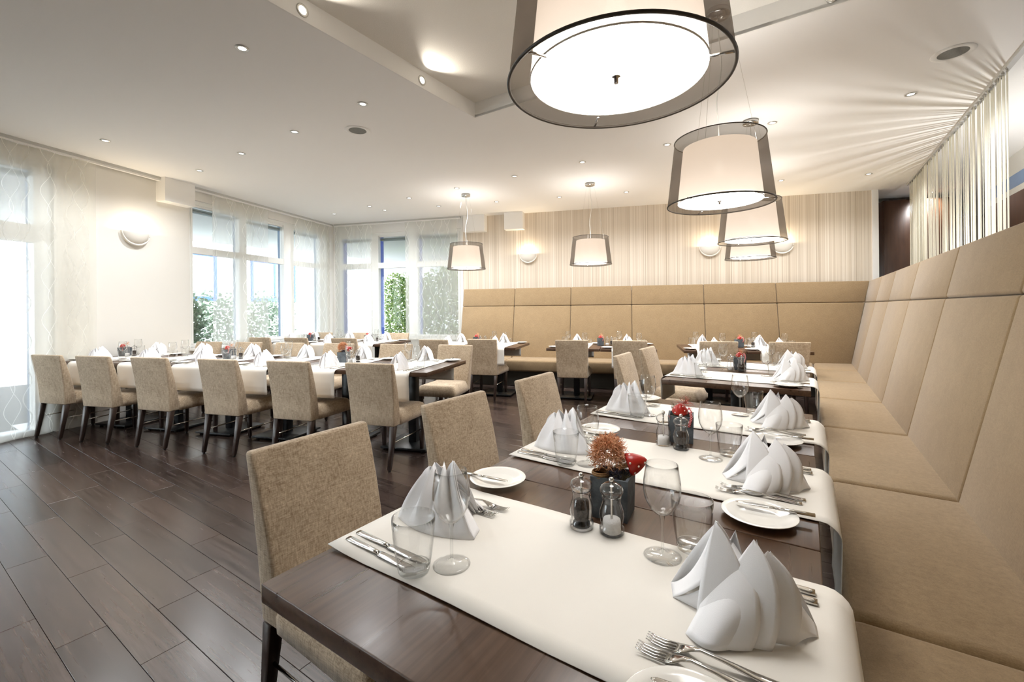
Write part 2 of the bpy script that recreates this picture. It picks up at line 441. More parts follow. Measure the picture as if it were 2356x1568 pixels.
# ------------------------------------------------------------------ walls
EW, DW = -6.12, 8.15
RZL = math.pi / 2 - T2                     # local x runs along the window wall, y points outdoors
def left_wall():
    m = MB(); t = 0.30
    def pier(a, b, z0=0.0, z1=HC + 0.15): m.box(a, b, 0, t, z0, z1)
    pier(-4.0, -3.2); pier(0.35, 0.85); pier(3.40, 4.95); pier(8.02, 8.6)
    pier(-3.2, 0.35, 2.92); pier(0.85, 3.40, 2.92); pier(4.95, 8.02, 2.93); pier(4.95, 8.02, 0, 0.78)
    return struct('wall_left', m, 'wall', p2(EW, 0), RZL)
left_wall()
m = MB(); m.box(-6.5, -6.06, 0, 0.30, 0, HC + 0.15); m.box(-6.06, -3.20, 0, 0.30, 2.90, HC + 0.15); m.box(-6.06, -3.20, 0, 0.30, 0, 0.74)
struct('wall_bay', m, 'white', p2(0, DW), -T2)
struct('wall_back', MB().box(-3.20, 3.66, 0, 0.30, 0, HC + 0.15), 'paper', p2(0, DW), -T2)
struct('trim_1', MB().box(3.66, 3.745, -0.012, 0.30, 0, HC + 0.1), 'white', p2(0, DW), -T2)
struct('trim_2', MB().box(-3.205, -3.165, -0.02, 0.0, 0, HC), 'white', p2(0, DW), -T2)
struct('wall_passage', MB().box(1.5, 12, 0, 0.2, 0, HC + 0.15), 'paper', p2(0, 11.2), -T2)
struct('wall_behind', MB().box(-6.5, 9, 0, 0.2, 0, HC + 0.15), 'wall', p2(0, -3.9), -T2)
struct('wall_right', MB().box(0, 0.2, -9, 14, 0, HC + 0.15), 'white', p1(4.4, 0), -T1)
# low wall run beyond the strand curtain: veneer below, pale and blue bands above
wr = struct('wall_divider', MB().box(0, 0.15, 6.2, 8.6, 0, 2.63), 'cabinet', p1(2.1, 0), -T1)
MB().box(-0.004, 0.15, 6.2, 8.6, 2.63, 2.70).build('pale_band', 'white', wr)
MB().box(0.0, 0.15, 6.2, 8.6, 2.70, 2.86).build('blue_band', plain('pale_blue_band', rgb(150, 178, 222), 0.4), wr)
MB().box(-0.004, 0.15, 6.2, 8.6, 2.86, HC).build('pale_band', 'white', wr)

# ------------------------------------------------------------------ windows
def window(n, x0, x1, z0, z1, panes, tz, origin, rz, post='blue', sill=True):
    root = empty('window_%d' % n, origin, rz); root['kind'] = 'structure'
    fw, y0, y1 = 0.055, 0.05, 0.12
    f = MB(); f.box(x0, x0 + fw, y0, y1, z0, z1); f.box(x1 - fw, x1, y0, y1, z0, z1); f.box(x0 + fw, x1 - fw, y0, y1, z1 - fw, z1); f.box(x0 + fw, x1 - fw, y0, y1, z0, z0 + fw)
    f.build('window_frame', 'frame', root)
    edges = [x0 + fw] + [v for p in panes for v in p] + [x1 - fw]
    gaps = [(edges[i], edges[i + 1]) for i in range(0, len(edges), 2)]
    for a, b in gaps:
        if b - a > 0.004: MB().box(a, b, y0 - 0.01, y1 + 0.01, z0 + fw, z1 - fw).build('mullion', 'frame', root)
        c = (a + b) / 2
        MB().box(a + 0.012, b - 0.004, y1 + 0.011, y1 + (0.14 if post == 'blue' else 0.07), z0, z1).build('outer_post', post, root)
    zt0, zt1 = z0 + fw, z1 - fw - 0.03
    for a, b in panes:
        MB().box(a, b, y0 - 0.006, y1, tz[0], tz[1]).build('transom', 'frame', root)
        MB().box(a, b, y0 + 0.02, y1, zt1, z1 - fw).build('head_rail', 'frame', root)
        MB().box(a, b, 0.09, 0.096, zt0, tz[0]).build('pane', 'pane', root)
        MB().box(a, b, 0.09, 0.096, tz[1], zt1).build('pane', 'pane', root)
        bl = MB()
        for k in range(2): bl.box(a, b, y1 + 0.02, y1 + 0.09, zt1 - 0.035 - 0.03 * k, zt1 - 0.012 - 0.03 * k)
        bl.build('raised_blind', 'roofgrey', root)
    if sill: MB().box(x0 - 0.02, x1 + 0.02, -0.10, 0.05, z0 - 0.035, z0).build('window_sill', 'frame', root)
    return root
window(1, 0.85, 3.40, 0.0, 2.92, [(0.95, 1.75), (1.87, 2.45), (2.58, 3.25)], (2.06, 2.25), p2(EW, 0), RZL, post='slateblue', sill=False)
window(2, 4.95, 8.02, 0.78, 2.93, [(5.03, 5.83), (5.97, 6.79), (7.04, 7.76)], (2.155, 2.255), p2(EW, 0), RZL, post='slateblue')
window(3, -6.06, -3.20, 0.74, 2.90, [(-5.97, -5.25), (-5.07, -4.37), (-4.17, -3.30)], (2.165, 2.28), p2(0, DW), -T2)
window(4, -3.2, 0.35, 0.0, 2.92, [(-3.1, -2.0), (-1.9, -0.9), (-0.8, 0.25)], (2.06, 2.25), p2(EW, 0), RZL, post='slateblue', sill=False)
for i, (e, d, rz, sx, lab) in enumerate(((EW, 4.70, RZL, 0.42, 'white boxed beam end above the wall lamp by the curtained window'),
                                   (-2.885, DW, -T2 + math.pi, 0.43, 'white boxed beam end beside the corner window curtain'),
                                   (-2.10, DW, -T2 + math.pi, 0.36, 'white boxed beam end above the back bench wall lamp'))):
    dep = 0.16
    bo = MB().box(-sx / 2, sx / 2, -dep if i == 0 else 0, 0 if i == 0 else dep, 2.785, HC).build('boxed_beam', 'white', None, p2(e, d), rz)
    bo['kind'] = 'structure'; bo['label'] = lab

# ------------------------------------------------------------------ outdoors
struct('ground', MB().box(-40, 30, -20, 60, -0.6, -0.35), 'ground', rz=-T2)
def facade(name, origin, rz, length, height, wins, label, roof):
    root = empty(name, origin, rz)
    MB().box(0, length, 0, 0.4, -0.4, height).build('wall', 'facade', root)
    rf = MB().box(-0.4, length + 0.4, -0.7, 0.6, height, height + roof).build('roof_edge', 'roofgrey', root)
    for (x0, x1, z0, z1) in wins:
        w = MB(); w.box(x0, x0 + 0.12, -0.05, 0, z0, z1); w.box(x1 - 0.12, x1, -0.05, 0, z0, z1); w.box(x0 + .12, x1 - .12, -0.05, 0, z1 - 0.12, z1); w.box(x0 + .12, x1 - .12, -0.05, 0, z0, z0 + 0.16)
        xm = (x0 + x1) / 2; w.box(xm - 0.05, xm + 0.05, -0.05, 0, z0 + .16, z1 - .12)
        wo = w.build('window', 'blue', root)
        MB().box(x0 + .12, x1 - .12, -0.02, 0, z0 + .16, z1 - .12).build('pane', 'facadeglass', wo)
    return tag(root, label, 'building')
facade('white_building', p2(-15.5, 0.0), RZL, 26, 4.3, [(4.2, 7.2, 1.7, 3.5), (10.3, 13.6, 1.7, 3.5), (15.2, 17.8, 1.7, 3.5), (19.6, 22.5, 1.7, 3.5)], 'white building with blue window frames seen across from the long windows', 0.35)
facade('white_annex', p2(-12.5, 16.5), -T2 + R(7), 20, 3.2, [(11.9, 12.9, 2.0, 2.8)], 'low white building with grey eaves behind the garden hedge', 0.3)
def hedge(name, cx, cy, sx, sy, h, n, mat, label, seed):
    rd = random.Random(seed); root = empty(name, p2(cx, cy, -0.35), -T2)
    m = MB()
    for i in range(n):
        while True:
            x, y = rd.uniform(-1, 1), rd.uniform(-1, 1)
            if abs(x) ** 4 + abs(y) ** 4 < 1: break
        zt = (h + 0.35) * (1 - 0.10 * rd.random() - 0.12 * abs(x) ** 3 + 0.05 * math.sin(x * 9 + seed))
        z = zt * rd.random() ** 0.75
        y *= 1 if rd.random() < .4 else 0.98
        if rd.random() < .55: y = -abs(y) * .2 - .78 + rd.uniform(-.12, .12)
        c = Vector((x * sx, y * sy, z)); s = rd.uniform(0.03, 0.062)
        a = Vector((rd.gauss(0, 1), rd.gauss(0, 1), rd.gauss(0, .7))).normalized(); b = a.orthogonal().normalized()
        m.add([c - a * s, c + b * s * .55, c + a * s, c - b * s * .55], [(0, 1, 2, 3)])
    m.build('foliage', mat, root)
    st = MB()
    for k in range(9):
        x = -sx + sx * 2 * (k + .5) / 9
        st.tube([(x, 0, -0.1), (x + rd.uniform(-.1, .1), 0, h * .5), (x + rd.uniform(-.2, .2), 0, h * .85)], [0.02, 0.015, 0.006], 5)
    st.build('stems', 'sprig', root)
    return tag(root, label, 'hedge')
hedge('garden_hedge', -4.6, 12.2, 2.6, 0.6, 2.5, 22000, 'leaf', 'tall green leafy hedge outside the corner window', 3)
hedge('window_shrub', -9.2, 8.6, 0.5, 1.7, 1.75, 11000, 'leaf2', 'grey green shrub outside the window beside the corner', 4)

# ------------------------------------------------------------------ curtains
def rail(name, x0, x1, origin, rz, label):
    root = empty(name, origin, rz)
    MB().box(x0, x1, -0.03, 0.03, HC - 0.03, HC).build('rail', 'rail', root)
    MB().box(x0, x1, -0.02, 0.02, HC - 0.05, HC - 0.03).build('slide_bar', 'white', root)
    return tag(root, label, 'curtain rail')
rail('curtain_rail', -3.2, 8.02, p2(EW + 0.06, 0), RZL, 'long pale curtain rail along the ceiling of the window wall')
rail('curtain_rail', -6.0, -3.17, p2(0, DW - 0.12), -T2, 'short pale curtain rail above the corner window facing the room')
def curtain(x0, x1, origin, rz, label, seed, z0=0.02):
    rd = random.Random(seed); ph = rd.uniform(0, 6); w = x1 - x0
    m = MB()
    def fn(u, v):
        x = u * w; z = z0 + v * (HC - 0.05 - z0)
        amp = 0.016 * (1.15 - 0.45 * v)
        return (x, amp * math.sin(x * 2 * math.pi / 0.31 + ph) + 0.008 * math.sin(x * 17 + ph * 2 + 1.5 * (1 - v)), z)
    m.grid(fn, max(24, int(w / 0.02)), 12)
    dx = Vector((math.cos(rz), math.sin(rz), 0)) * x0
    o = m.build('sheer_curtain', 'sheer', None, Vector(origin) + dx, rz, smooth=True)
    return tag(o, label, 'curtain', 'sheer curtains with wavy lines')
ol, ob = p2(EW + 0.06, 0), p2(0, DW - 0.12)
curtain(0.9, 3.77, ol, RZL, 'wide sheer wavy-line curtain beside the bare wall with the lamp', 1)
curtain(-3.1, 0.2, ol, RZL, 'sheer wavy-line curtain at the window farthest from the corner', 6)
curtain(5.25, 6.32, ol, RZL, 'sheer wavy-line curtain over the first panes past the wall lamp', 2)
curtain(6.97, 7.96, ol, RZL, 'sheer wavy-line curtain on the window wall ending at the corner', 3)
curtain(-6.0, -5.12, ob, -T2, 'sheer wavy-line curtain left of the blue post, starting at the corner', 4)
curtain(-4.36, -3.25, ob, -T2, 'sheer wavy-line curtain beside the end of the back bench', 5)

# strand curtain above the long bench
sr = empty('strand_curtain', p1(1.28, 0), -T1)
MB().box(-0.02, 0.02, 4.3, 8.75, HC - 0.025, HC).build('rail', 'rail', sr)
sme = rbox(-0.0015, 0.0015, -0.013, 0.013, 0.0, HC - 0.05, 0.0008, 1, 'strand', 'strand')
rd = random.Random(11); y = 4.86; hooks = MB()
while y < 8.62:
    o = link('strand', sme, sr, (rd.uniform(-0.012, 0.012), y, 0.02), rot=(0, 0, rd.uniform(-0.5, 0.5)))
    hooks.box(-0.004, 0.004, y - 0.008, y + 0.008, HC - 0.045, HC - 0.02)
    y += rd.choice((0.034, 0.044, 0.052, 0.075)) if y < 7.3 else rd.uniform(0.024, 0.034)
hooks.build('hooks', 'chrome', sr)
tag(sr, 'cream strand curtain hanging behind the long bench', 'curtain')

# ------------------------------------------------------------------ benches
TILT = 0.21; ZS, ZM, ZB = 0.44, 1.35, 1.68
def bench_e(z): return 0.555 + TILT * (z - ZS)
def bench_d(z): return 7.65 + TILT * (z - ZS)
def meet(a, b):          # point with F1 e = a and F2 d = b
    # x cosT1 - y sinT1 = a ; x sinT2 + y cosT2 = b
    c1, s1, c2, s2 = math.cos(T1), math.sin(T1), math.cos(T2), math.sin(T2)
    det = c1 * c2 + s1 * s2
    return Vector(((a * c2 + b * s1) / det, (c1 * b - s2 * a) / det, 0))
def f1(v): return (v.x * math.cos(T1) - v.y * math.sin(T1), v.x * math.sin(T1) + v.y * math.cos(T1))
def f2(v): return (v.x * math.cos(T2) - v.y * math.sin(T2), v.x * math.sin(T2) + v.y * math.cos(T2))
def slab(a0, a1, b0, b1, fz, off, z0, z1, th, flip, name, parent):
    """back panel between heights z0, z1; (a0,a1) run limits below, (b0,b1) above; off(z) gives the face line"""
    vs = []
    for z, (s0, s1) in ((z0, (a0, a1)), (z1, (b0, b1))):
        for y in (s0, s1):
            for dx in (0, th):
                q = off(z) + dx
                vs.append((q, y, z - 0.21 * dx) if not flip else (y, q, z - 0.21 * dx))
    # order to HEX: x fastest, then y, then z
    me = bev(vs, HEX, 0.016, 3, name, 'bench')
    return link(name, me, parent)
GAP = 0.002
# long bench, F1 coordinates (x=e, y=d)
lb = empty('long_bench', (0, 0, 0), -T1)
seams = [-1.95, -0.78, 0.39, 1.565, 2.725, 3.91, 5.10, 6.28, 7.35]
cz = lambda z: f1(meet(bench_e(z), bench_d(z)))[1]
seat_front, seat_back = 0.085, 0.60
d_f = f1(meet(seat_front, 7.65))[1]; d_b = f1(meet(seat_back, 7.65))[1]
for i, s in enumerate(seams):
    last = i == len(seams) - 1
    e0, e1 = (s + GAP, (seams[i + 1] - GAP) if not last else None)
    ya, yb = (e1, e1) if not last else (d_f - 0.005, d_b - 0.005)
    vs = []
    for z in (0.245, ZS):
        vs += [(seat_front, e0, z), (seat_back, e0, z), (seat_front, ya, z), (seat_back, yb, z)]
    link('seat_cushion', bev(vs, HEX, 0.035, 4, 'seat_cushion', 'bench'), lb)
    t0, t1, t2 = (e1, e1, e1) if not last else (cz(ZS), cz(ZM), cz(ZB))
    slab(e0, t0, e0, t1, None, bench_e, ZS - 0.03, ZM - 0.002, 0.10, False, 'back_panel', lb)
    slab(e0, t1, e0, t2, None, bench_e, ZM + 0.002, ZB, 0.10, False, 'head_panel', lb)
MB().box(0.20, 0.75, -1.9, 7.9, 0, 0.243).build('plinth', 'plinth', lb)
MB().box(0.82, 0.92, -1.9, 8.1, 0, 1.60).build('rear_board', 'plinth', lb)
tag(lb, 'long tan upholstered bench with tall panelled back beside the near tables', 'bench')
# back bench, F2 coordinates (x=e, y=d)
bb = empty('back_bench', (0, 0, 0), -T2)
bs = [-3.07, -2.06, -1.025, 0.02, 1.17, 2.24]
ce = lambda z: f2(meet(bench_e(z), bench_d(z)))[0]
sf = 7.65 - 0.47
for i, s in enumerate(bs):
    last = i == len(bs) - 1
    a = s + GAP; b = (bs[i + 1] - GAP) if not last else None
    fr_, bk_ = (b, b) if not last else (f2(meet(seat_front - 0.004, sf))[0], f2(meet(seat_front - 0.004, 7.70))[0])
    vs = []
    for z in (0.245, ZS):
        vs += [(a, sf, z), (fr_, sf, z), (a, 7.70, z), (bk_, 7.70, z)]
    link('seat_cushion', bev(vs, HEX, 0.035, 4, 'seat_cushion', 'bench'), bb)
    u0, u1, u2 = (b, b, b) if not last else (ce(ZS), ce(ZM), ce(ZB))
    for z0, z1, e_lo, e_hi, nm in ((ZS - 0.03, ZM - 0.002, u0, u1, 'back_panel'), (ZM + 0.002, ZB, u1, u2, 'head_panel')):
        vs = []
        for z, e in ((z0, e_lo), (z1, e_hi)):
            for dy in (0, 0.10):
                for x in (a, e): vs.append((x, bench_d(z) + dy, z - 0.21 * dy))
        link(nm, bev(vs, HEX, 0.016, 3, nm, 'bench'), bb)
MB().box(-3.0, 2.6, sf + 0.12, 7.8, 0, 0.243).build('plinth', 'plinth', bb)
MB().box(-3.06, 3.3, 7.93, 8.03, 0, 1.60).build('rear_board', 'plinth', bb)
tag(bb, 'tan upholstered bench with tall panelled back along the striped wall', 'bench')

# ------------------------------------------------------------------ tables and runners
TW, TD = 0.731, 0.926           # along the row, across the row
def make_table():
    """local x across the row (towards the sitters), y along the row; height scaled by the caller"""
    t = empty('dining_table')
    link('table_top', rbox(-TD / 2, TD / 2, -TW / 2 + 0.0015, TW / 2 - 0.0015, -0.038, 0, 0.0025, 2, 'table_top', 'tabletop'), t)
    link('column', rbox(-0.04, 0.04, -0.04, 0.04, -0.74, -0.038, 0.006, 2, 'column', 'black'), t)
    link('mounting_plate', rbox(-0.2, 0.2, -0.2, 0.2, -0.048, -0.0385, 0.002, 1, 'mounting_plate', 'black'), t)
    link('base_plate', rbox(-0.23, 0.23, -0.23, 0.23, -0.755, -0.735, 0.004, 2, 'base_plate', 'black'), t)
    for sx in (-1, 1):
        for sy in (-1, 1):
            MB().lathe([(0.0, -0.7695), (0.015, -0.7695), (0.015, -0.755), (0.0, -0.755)], 10, (sx * 0.19, sy * 0.19)).build('foot', 'black', t)
    return t
def runner_mesh(name, drop_a, drop_b, seed, half=0.213, curl=0.0, reach=0.03):
    """cloth strip along local x; drop_a at +x end, drop_b at -x end"""
    rd = random.Random(seed); prof = []
    L = TD / 2; r = 0.022
    def side(sgn, drop):
        pts = []
        if drop <= 0:
            pts = [(L + 0.003, 0.0025 + curl), (L - 0.05, 0.002 + curl * .4), (L - 0.12, 0.002)]
        else:
            n = 6; r = 0.042; ox = L + reach - r
            pts = [(L + reach - 0.010 * (1 - k / n), -r - (drop - r) * (1 - k / n)) for k in range(n)]
            pts += [(ox + r * math.cos(a), 0.0028 - r + r * math.sin(a)) for a in [R(x) for x in (0, 18, 36, 54, 72, 90)]]
        return [(sgn * x, z) for x, z in pts]
    left = side(-1, drop_b); right = side(1, drop_a)
    prof = left + [(x, 0.002) for x in (-0.2, -0.1, 0, 0.1, 0.2)] + right[::-1]
    ph = rd.uniform(0, 6)
    m = MB(); n = len(prof); K = 10
    for i, (x, z) in enumerate(prof):
        for k in range(K + 1):
            y = -half + 2 * half * k / K
            dx = 0.0
            if z < -0.05: dx = 0.006 * (1 if x > 0 else -1) * (0.5 + 0.5 * math.sin(y * 13 + ph)) * min(1, -z / 0.25)
            zz = z + (0.0012 * math.sin(x * 14 + ph) * (abs(y) / half) ** 3 if z > 0 else 0) + (0.0012 if z > 0 else 0)
            m.v.append((x + dx, y + 0.002 * math.sin(x * 9 + ph), zz))
    for i in range(n - 1):
        for k in range(K):
            a = i * (K + 1) + k; m.f.append((a, a + 1, a + K + 2, a + K + 1))
    me = m.mesh(name, 'runner', True)
    return me
def runner(loc, rz, da, db, seed, label, group, curl=0.0, reach=0.03):
    o = link('table_runner', runner_mesh('table_runner', da, db, seed, curl=curl, reach=reach), None, loc, rz)
    sm = o.modifiers.new('thickness', 'SOLIDIFY'); sm.thickness = 0.0012; sm.offset = 1.0
    return tag(o, label, 'table runner', group)

# ------------------------------------------------------------------ chairs (face local +y, origin on the floor)
def make_chair():
    c = empty('dining_chair')
    # backrest: side outline in (y, z), rear face almost straight, front face meeting it at the top
    rear = [(-0.262, 0.352), (-0.268, 0.45), (-0.276, 0.56), (-0.290, 0.68), (-0.307, 0.79), (-0.321, 0.872)]
    front = [(-0.165, 0.352), (-0.172, 0.45), (-0.192, 0.56), (-0.222, 0.68), (-0.254, 0.79), (-0.283, 0.872)]
    n = len(rear); vs = []
    for (ry, rz_), (fy, fz) in zip(rear, front):
        w = 0.205 + 0.018 * (rz_ - 0.352) / 0.52
        vs += [(-w, ry, rz_), (w, ry, rz_), (w, fy, fz), (-w, fy, fz)]
    fs = [(3, 2, 1, 0), tuple(4 * (n - 1) + k for k in range(4))]
    for i in range(n - 1):
        for k in range(4):
            k2 = (k + 1) % 4; fs.append((4 * i + k, 4 * i + k2, 4 * i + 4 + k2, 4 * i + 4 + k))
    bm = bmesh.new(); V = [bm.verts.new(v) for v in vs]
    for f in fs: bm.faces.new([V[i] for i in f])
    bmesh.ops.recalc_face_normals(bm, faces=bm.faces)
    sharp = [e for e in bm.edges if e.calc_face_angle(0) > R(40)]
    bmesh.ops.bevel(bm, geom=sharp, offset=0.012, segments=3, profile=0.5, affect='EDGES')
    me = bpy.data.meshes.new('backrest'); bm.to_mesh(me); bm.free(); me.materials.append(M['chair'])
    for p in me.polygons: p.use_smooth = True
    me.set_sharp_from_angle(angle=R(60))
    link('backrest', me, c)
    # seat: domed cushion wider at the front
    m = MB(); NU, NV = 14, 14
    def outline(u, v):
        y = -0.170 + v * 0.435; w = 0.212 + 0.022 * v
        return (2 * u - 1) * w, y
    def top(u, v):
        x, y = outline(u, v)
        ed = min(1, min(u, 1 - u) * 2 / 0.28) ; ev = min(1, (1 - v) / 0.13)
        rnd = (1 - (1 - ed) ** 2.4) ** .5 * (1 - (1 - ev) ** 2.4) ** .5
        return (x, y, 0.400 + 0.066 * rnd + 0.008 * math.sin(math.pi * u) * math.sin(math.pi * min(1, v + .15)))
    m.grid(top, NU, NV)
    def bot(u, v):
        x, y = outline(u, v); return (x * 0.985, y, 0.350)
    o = len(m.v); m.grid(bot, NU, NV)
    def ring():
        idx = [i for i in range(NU + 1)] + [j * (NU + 1) + NU for j in range(1, NV + 1)] + [NV * (NU + 1) + i for i in range(NU - 1, -1, -1)] + [j * (NU + 1) for j in range(NV - 1, 0, -1)]
        return idx
    rg = ring()
    for a, b in zip(rg, rg[1:] + rg[:1]): m.f.append((a, b, b + o, a + o))
    m.build('seat', 'chair', c, smooth=True)
    def leg(x, y0, x1, y1, w0, w1):
        m = MB(); z1, z0 = 0.352, 0.012
        vs = []
        for z, X, Y, w in ((z0, x1, y1, w1), (z1, x, y0, w0)):
            for yy in (Y - w / 2, Y + w / 2):
                for xx in (X - w / 2, X + w / 2): vs.append((xx, yy, z))
        lg = link('leg', bev(vs, HEX, 0.002, 1, 'leg', 'legwood'), c)
        MB().lathe([(0, 0), (0.011, 0), (0.011, 0.012), (0, 0.012)], 10, (x1, y1)).build('glide', 'black', lg)
    leg(-0.182, -0.235, -0.178, -0.292, 0.045, 0.028); leg(0.182, -0.235, 0.178, -0.292, 0.045, 0.028)
    leg(-0.198, 0.215, -0.196, 0.222, 0.045, 0.028); leg(0.198, 0.215, 0.196, 0.222, 0.045, 0.028)
    for s in (-1, 1):
        MB().tube([(s * 0.180, -0.255, 0.215), (s * 0.197, 0.218, 0.215)], 0.0055, 8).build('stretcher_rod', 'steel', c, smooth=True)
    return c
def chair(p, rz, label, group): return place('chair', make_chair, p, rz, label, 'chair', group)

# ------------------------------------------------------------------ tableware (x towards the sitter, y to the sitter's right)
def make_wine():
    g = empty('wine_glass')
    bowl = [(0.0055, 0.088), (0.016, 0.093), (0.028, 0.106), (0.0365, 0.124), (0.0395, 0.143), (0.0385, 0.162), (0.0355, 0.182), (0.0332, 0.198)]
    inn = [(r - 0.0011, z + 0.0005) for r, z in bowl[::-1]]; inn[0] = (0.0326, 0.1982); inn[-1] = (0.0005, 0.0925)
    MB().lathe([(0.0004, 0.086)] + bowl + inn, 32).build('bowl', 'glass', g, smooth=True)
    MB().lathe([(0.0003, 0.0045), (0.0032, 0.014), (0.0032, 0.05), (0.0037, 0.075), (0.0062, 0.0885), (0.0003, 0.0905)], 16).build('stem', 'glassbase', g, smooth=True)
    MB().lathe([(0.0003, 0.0008), (0.0385, 0.0006), (0.0392, 0.0014), (0.03, 0.003), (0.015, 0.006), (0.0055, 0.011), (0.0034, 0.0145), (0.0003, 0.0146)], 32).build('foot', 'glass', g, smooth=True)
    return g
def make_tumbler():
    g = empty('tumbler')
    out = [(0.0335, 0.014), (0.037, 0.035), (0.0405, 0.062), (0.043, 0.09), (0.0445, 0.112)]
    inn = [(r - 0.0016, z) for r, z in out[::-1]]
    MB().lathe(out + inn + [(0.0005, 0.0142)], 32).build('glass_wall', 'glass', g, smooth=True)
    MB().lathe([(0.0004, 0.0008), (0.029, 0.0006), (0.0315, 0.003), (0.0334, 0.0138), (0.031, 0.0139), (0.02, 0.012), (0.0004, 0.0112)], 32).build('thick_base', 'glassbase', g, smooth=True)
    return g
def make_plate():
    return MB().lathe([(0.0004, 0.0045), (0.045, 0.0045), (0.052, 0.006), (0.072, 0.0125), (0.0855, 0.0155), (0.0868, 0.0148), (0.0855, 0.0132), (0.07, 0.0098), (0.052, 0.0015), (0.05, 0.0004), (0.0004, 0.0004)], 44).build('bread_plate', 'china', smooth=True)
def bar(m, sections, nseg=8):
    """sweep of ellipses: (x, z, half width, half thick)"""
    vs = []; fs = []
    for x, z, w, t in sections:
        for k in range(nseg):
            a = 2 * math.pi * (k + .5) / nseg; ca, sa = math.cos(a), math.sin(a)
            q = 0.55
            vs.append((x, w * math.copysign(abs(ca) ** q, ca), z + t * math.copysign(abs(sa) ** q, sa)))
    n = len(sections)
    for i in range(n - 1):
        for k in range(nseg):
            k2 = (k + 1) % nseg; fs.append((i * nseg + k, i * nseg + k2, (i + 1) * nseg + k2, (i + 1) * nseg + k))
    fs.append(tuple(range(nseg - 1, -1, -1))); fs.append(tuple((n - 1) * nseg + k for k in range(nseg)))
    m.add(vs, fs)
def make_fork():
    f = empty('fork')
    m = MB(); bar(m, [(0.0, 0.003, 0.0098, 0.0022), (-0.012, 0.0032, 0.0100, 0.0024), (-0.06, 0.007, 0.0065, 0.0022), (-0.10, 0.0125, 0.0035, 0.0021), (-0.132, 0.0155, 0.003, 0.002), (-0.145, 0.0125, 0.0065, 0.0014), (-0.155, 0.008, 0.011, 0.0012), (-0.168, 0.0055, 0.0122, 0.0011)])
    m.build('handle', 'steel', f, smooth=True)
    for k in range(4):
        y = -0.0092 + k * 0.00613
        m = MB(); bar(m, [(-0.164, 0.006, 0.0021, 0.001), (-0.185, 0.0045, 0.0019, 0.001), (-0.2, 0.0055, 0.0016, 0.0009), (-0.212, 0.009, 0.0008, 0.0006)], 6)
        for i in range(len(m.v)): v = m.v[i]; m.v[i] = (v[0], v[1] + y * (1 if v[0] > -0.2 else 0.95), v[2])
        m.build('tine', 'steel', f, smooth=True)
    return f
def make_knife():
    k = empty('table_knife')
    m = MB(); bar(m, [(0.0, 0.0045, 0.0078, 0.004), (-0.01, 0.0045, 0.0085, 0.0042), (-0.06, 0.0045, 0.0068, 0.004), (-0.095, 0.0045, 0.0055, 0.0036), (-0.105, 0.0045, 0.0045, 0.003)])
    m.build('handle', 'steel', k, smooth=True)
    m = MB(); bar(m, [(-0.104, 0.0042, 0.0045, 0.0022), (-0.115, 0.0038, 0.0085, 0.0014), (-0.16, 0.0034, 0.0098, 0.0011), (-0.20, 0.0032, 0.0095, 0.0009), (-0.217, 0.003, 0.007, 0.0007), (-0.225, 0.003, 0.002, 0.0005)])
    m.build('blade', 'steel', k, smooth=True)
    return k
def make_butter():
    k = empty('butter_knife')
    m = MB(); bar(m, [(0.0, 0.0, 0.0066, 0.0036), (-0.05, 0.0, 0.0056, 0.0034), (-0.085, 0.0, 0.0042, 0.003)]); m.build('handle', 'steel', k, smooth=True)
    m = MB(); bar(m, [(-0.084, 0.0, 0.0045, 0.0018), (-0.1, 0.0, 0.008, 0.0011), (-0.14, 0, 0.009, 0.0009), (-0.168, 0, 0.006, 0.0006), (-0.175, 0, 0.0015, 0.0005)]); m.build('blade', 'steel', k, smooth=True)
    return k
def bez(a, b, c, t): return a * (1 - t) ** 2 + b * 2 * t * (1 - t) + c * t * t
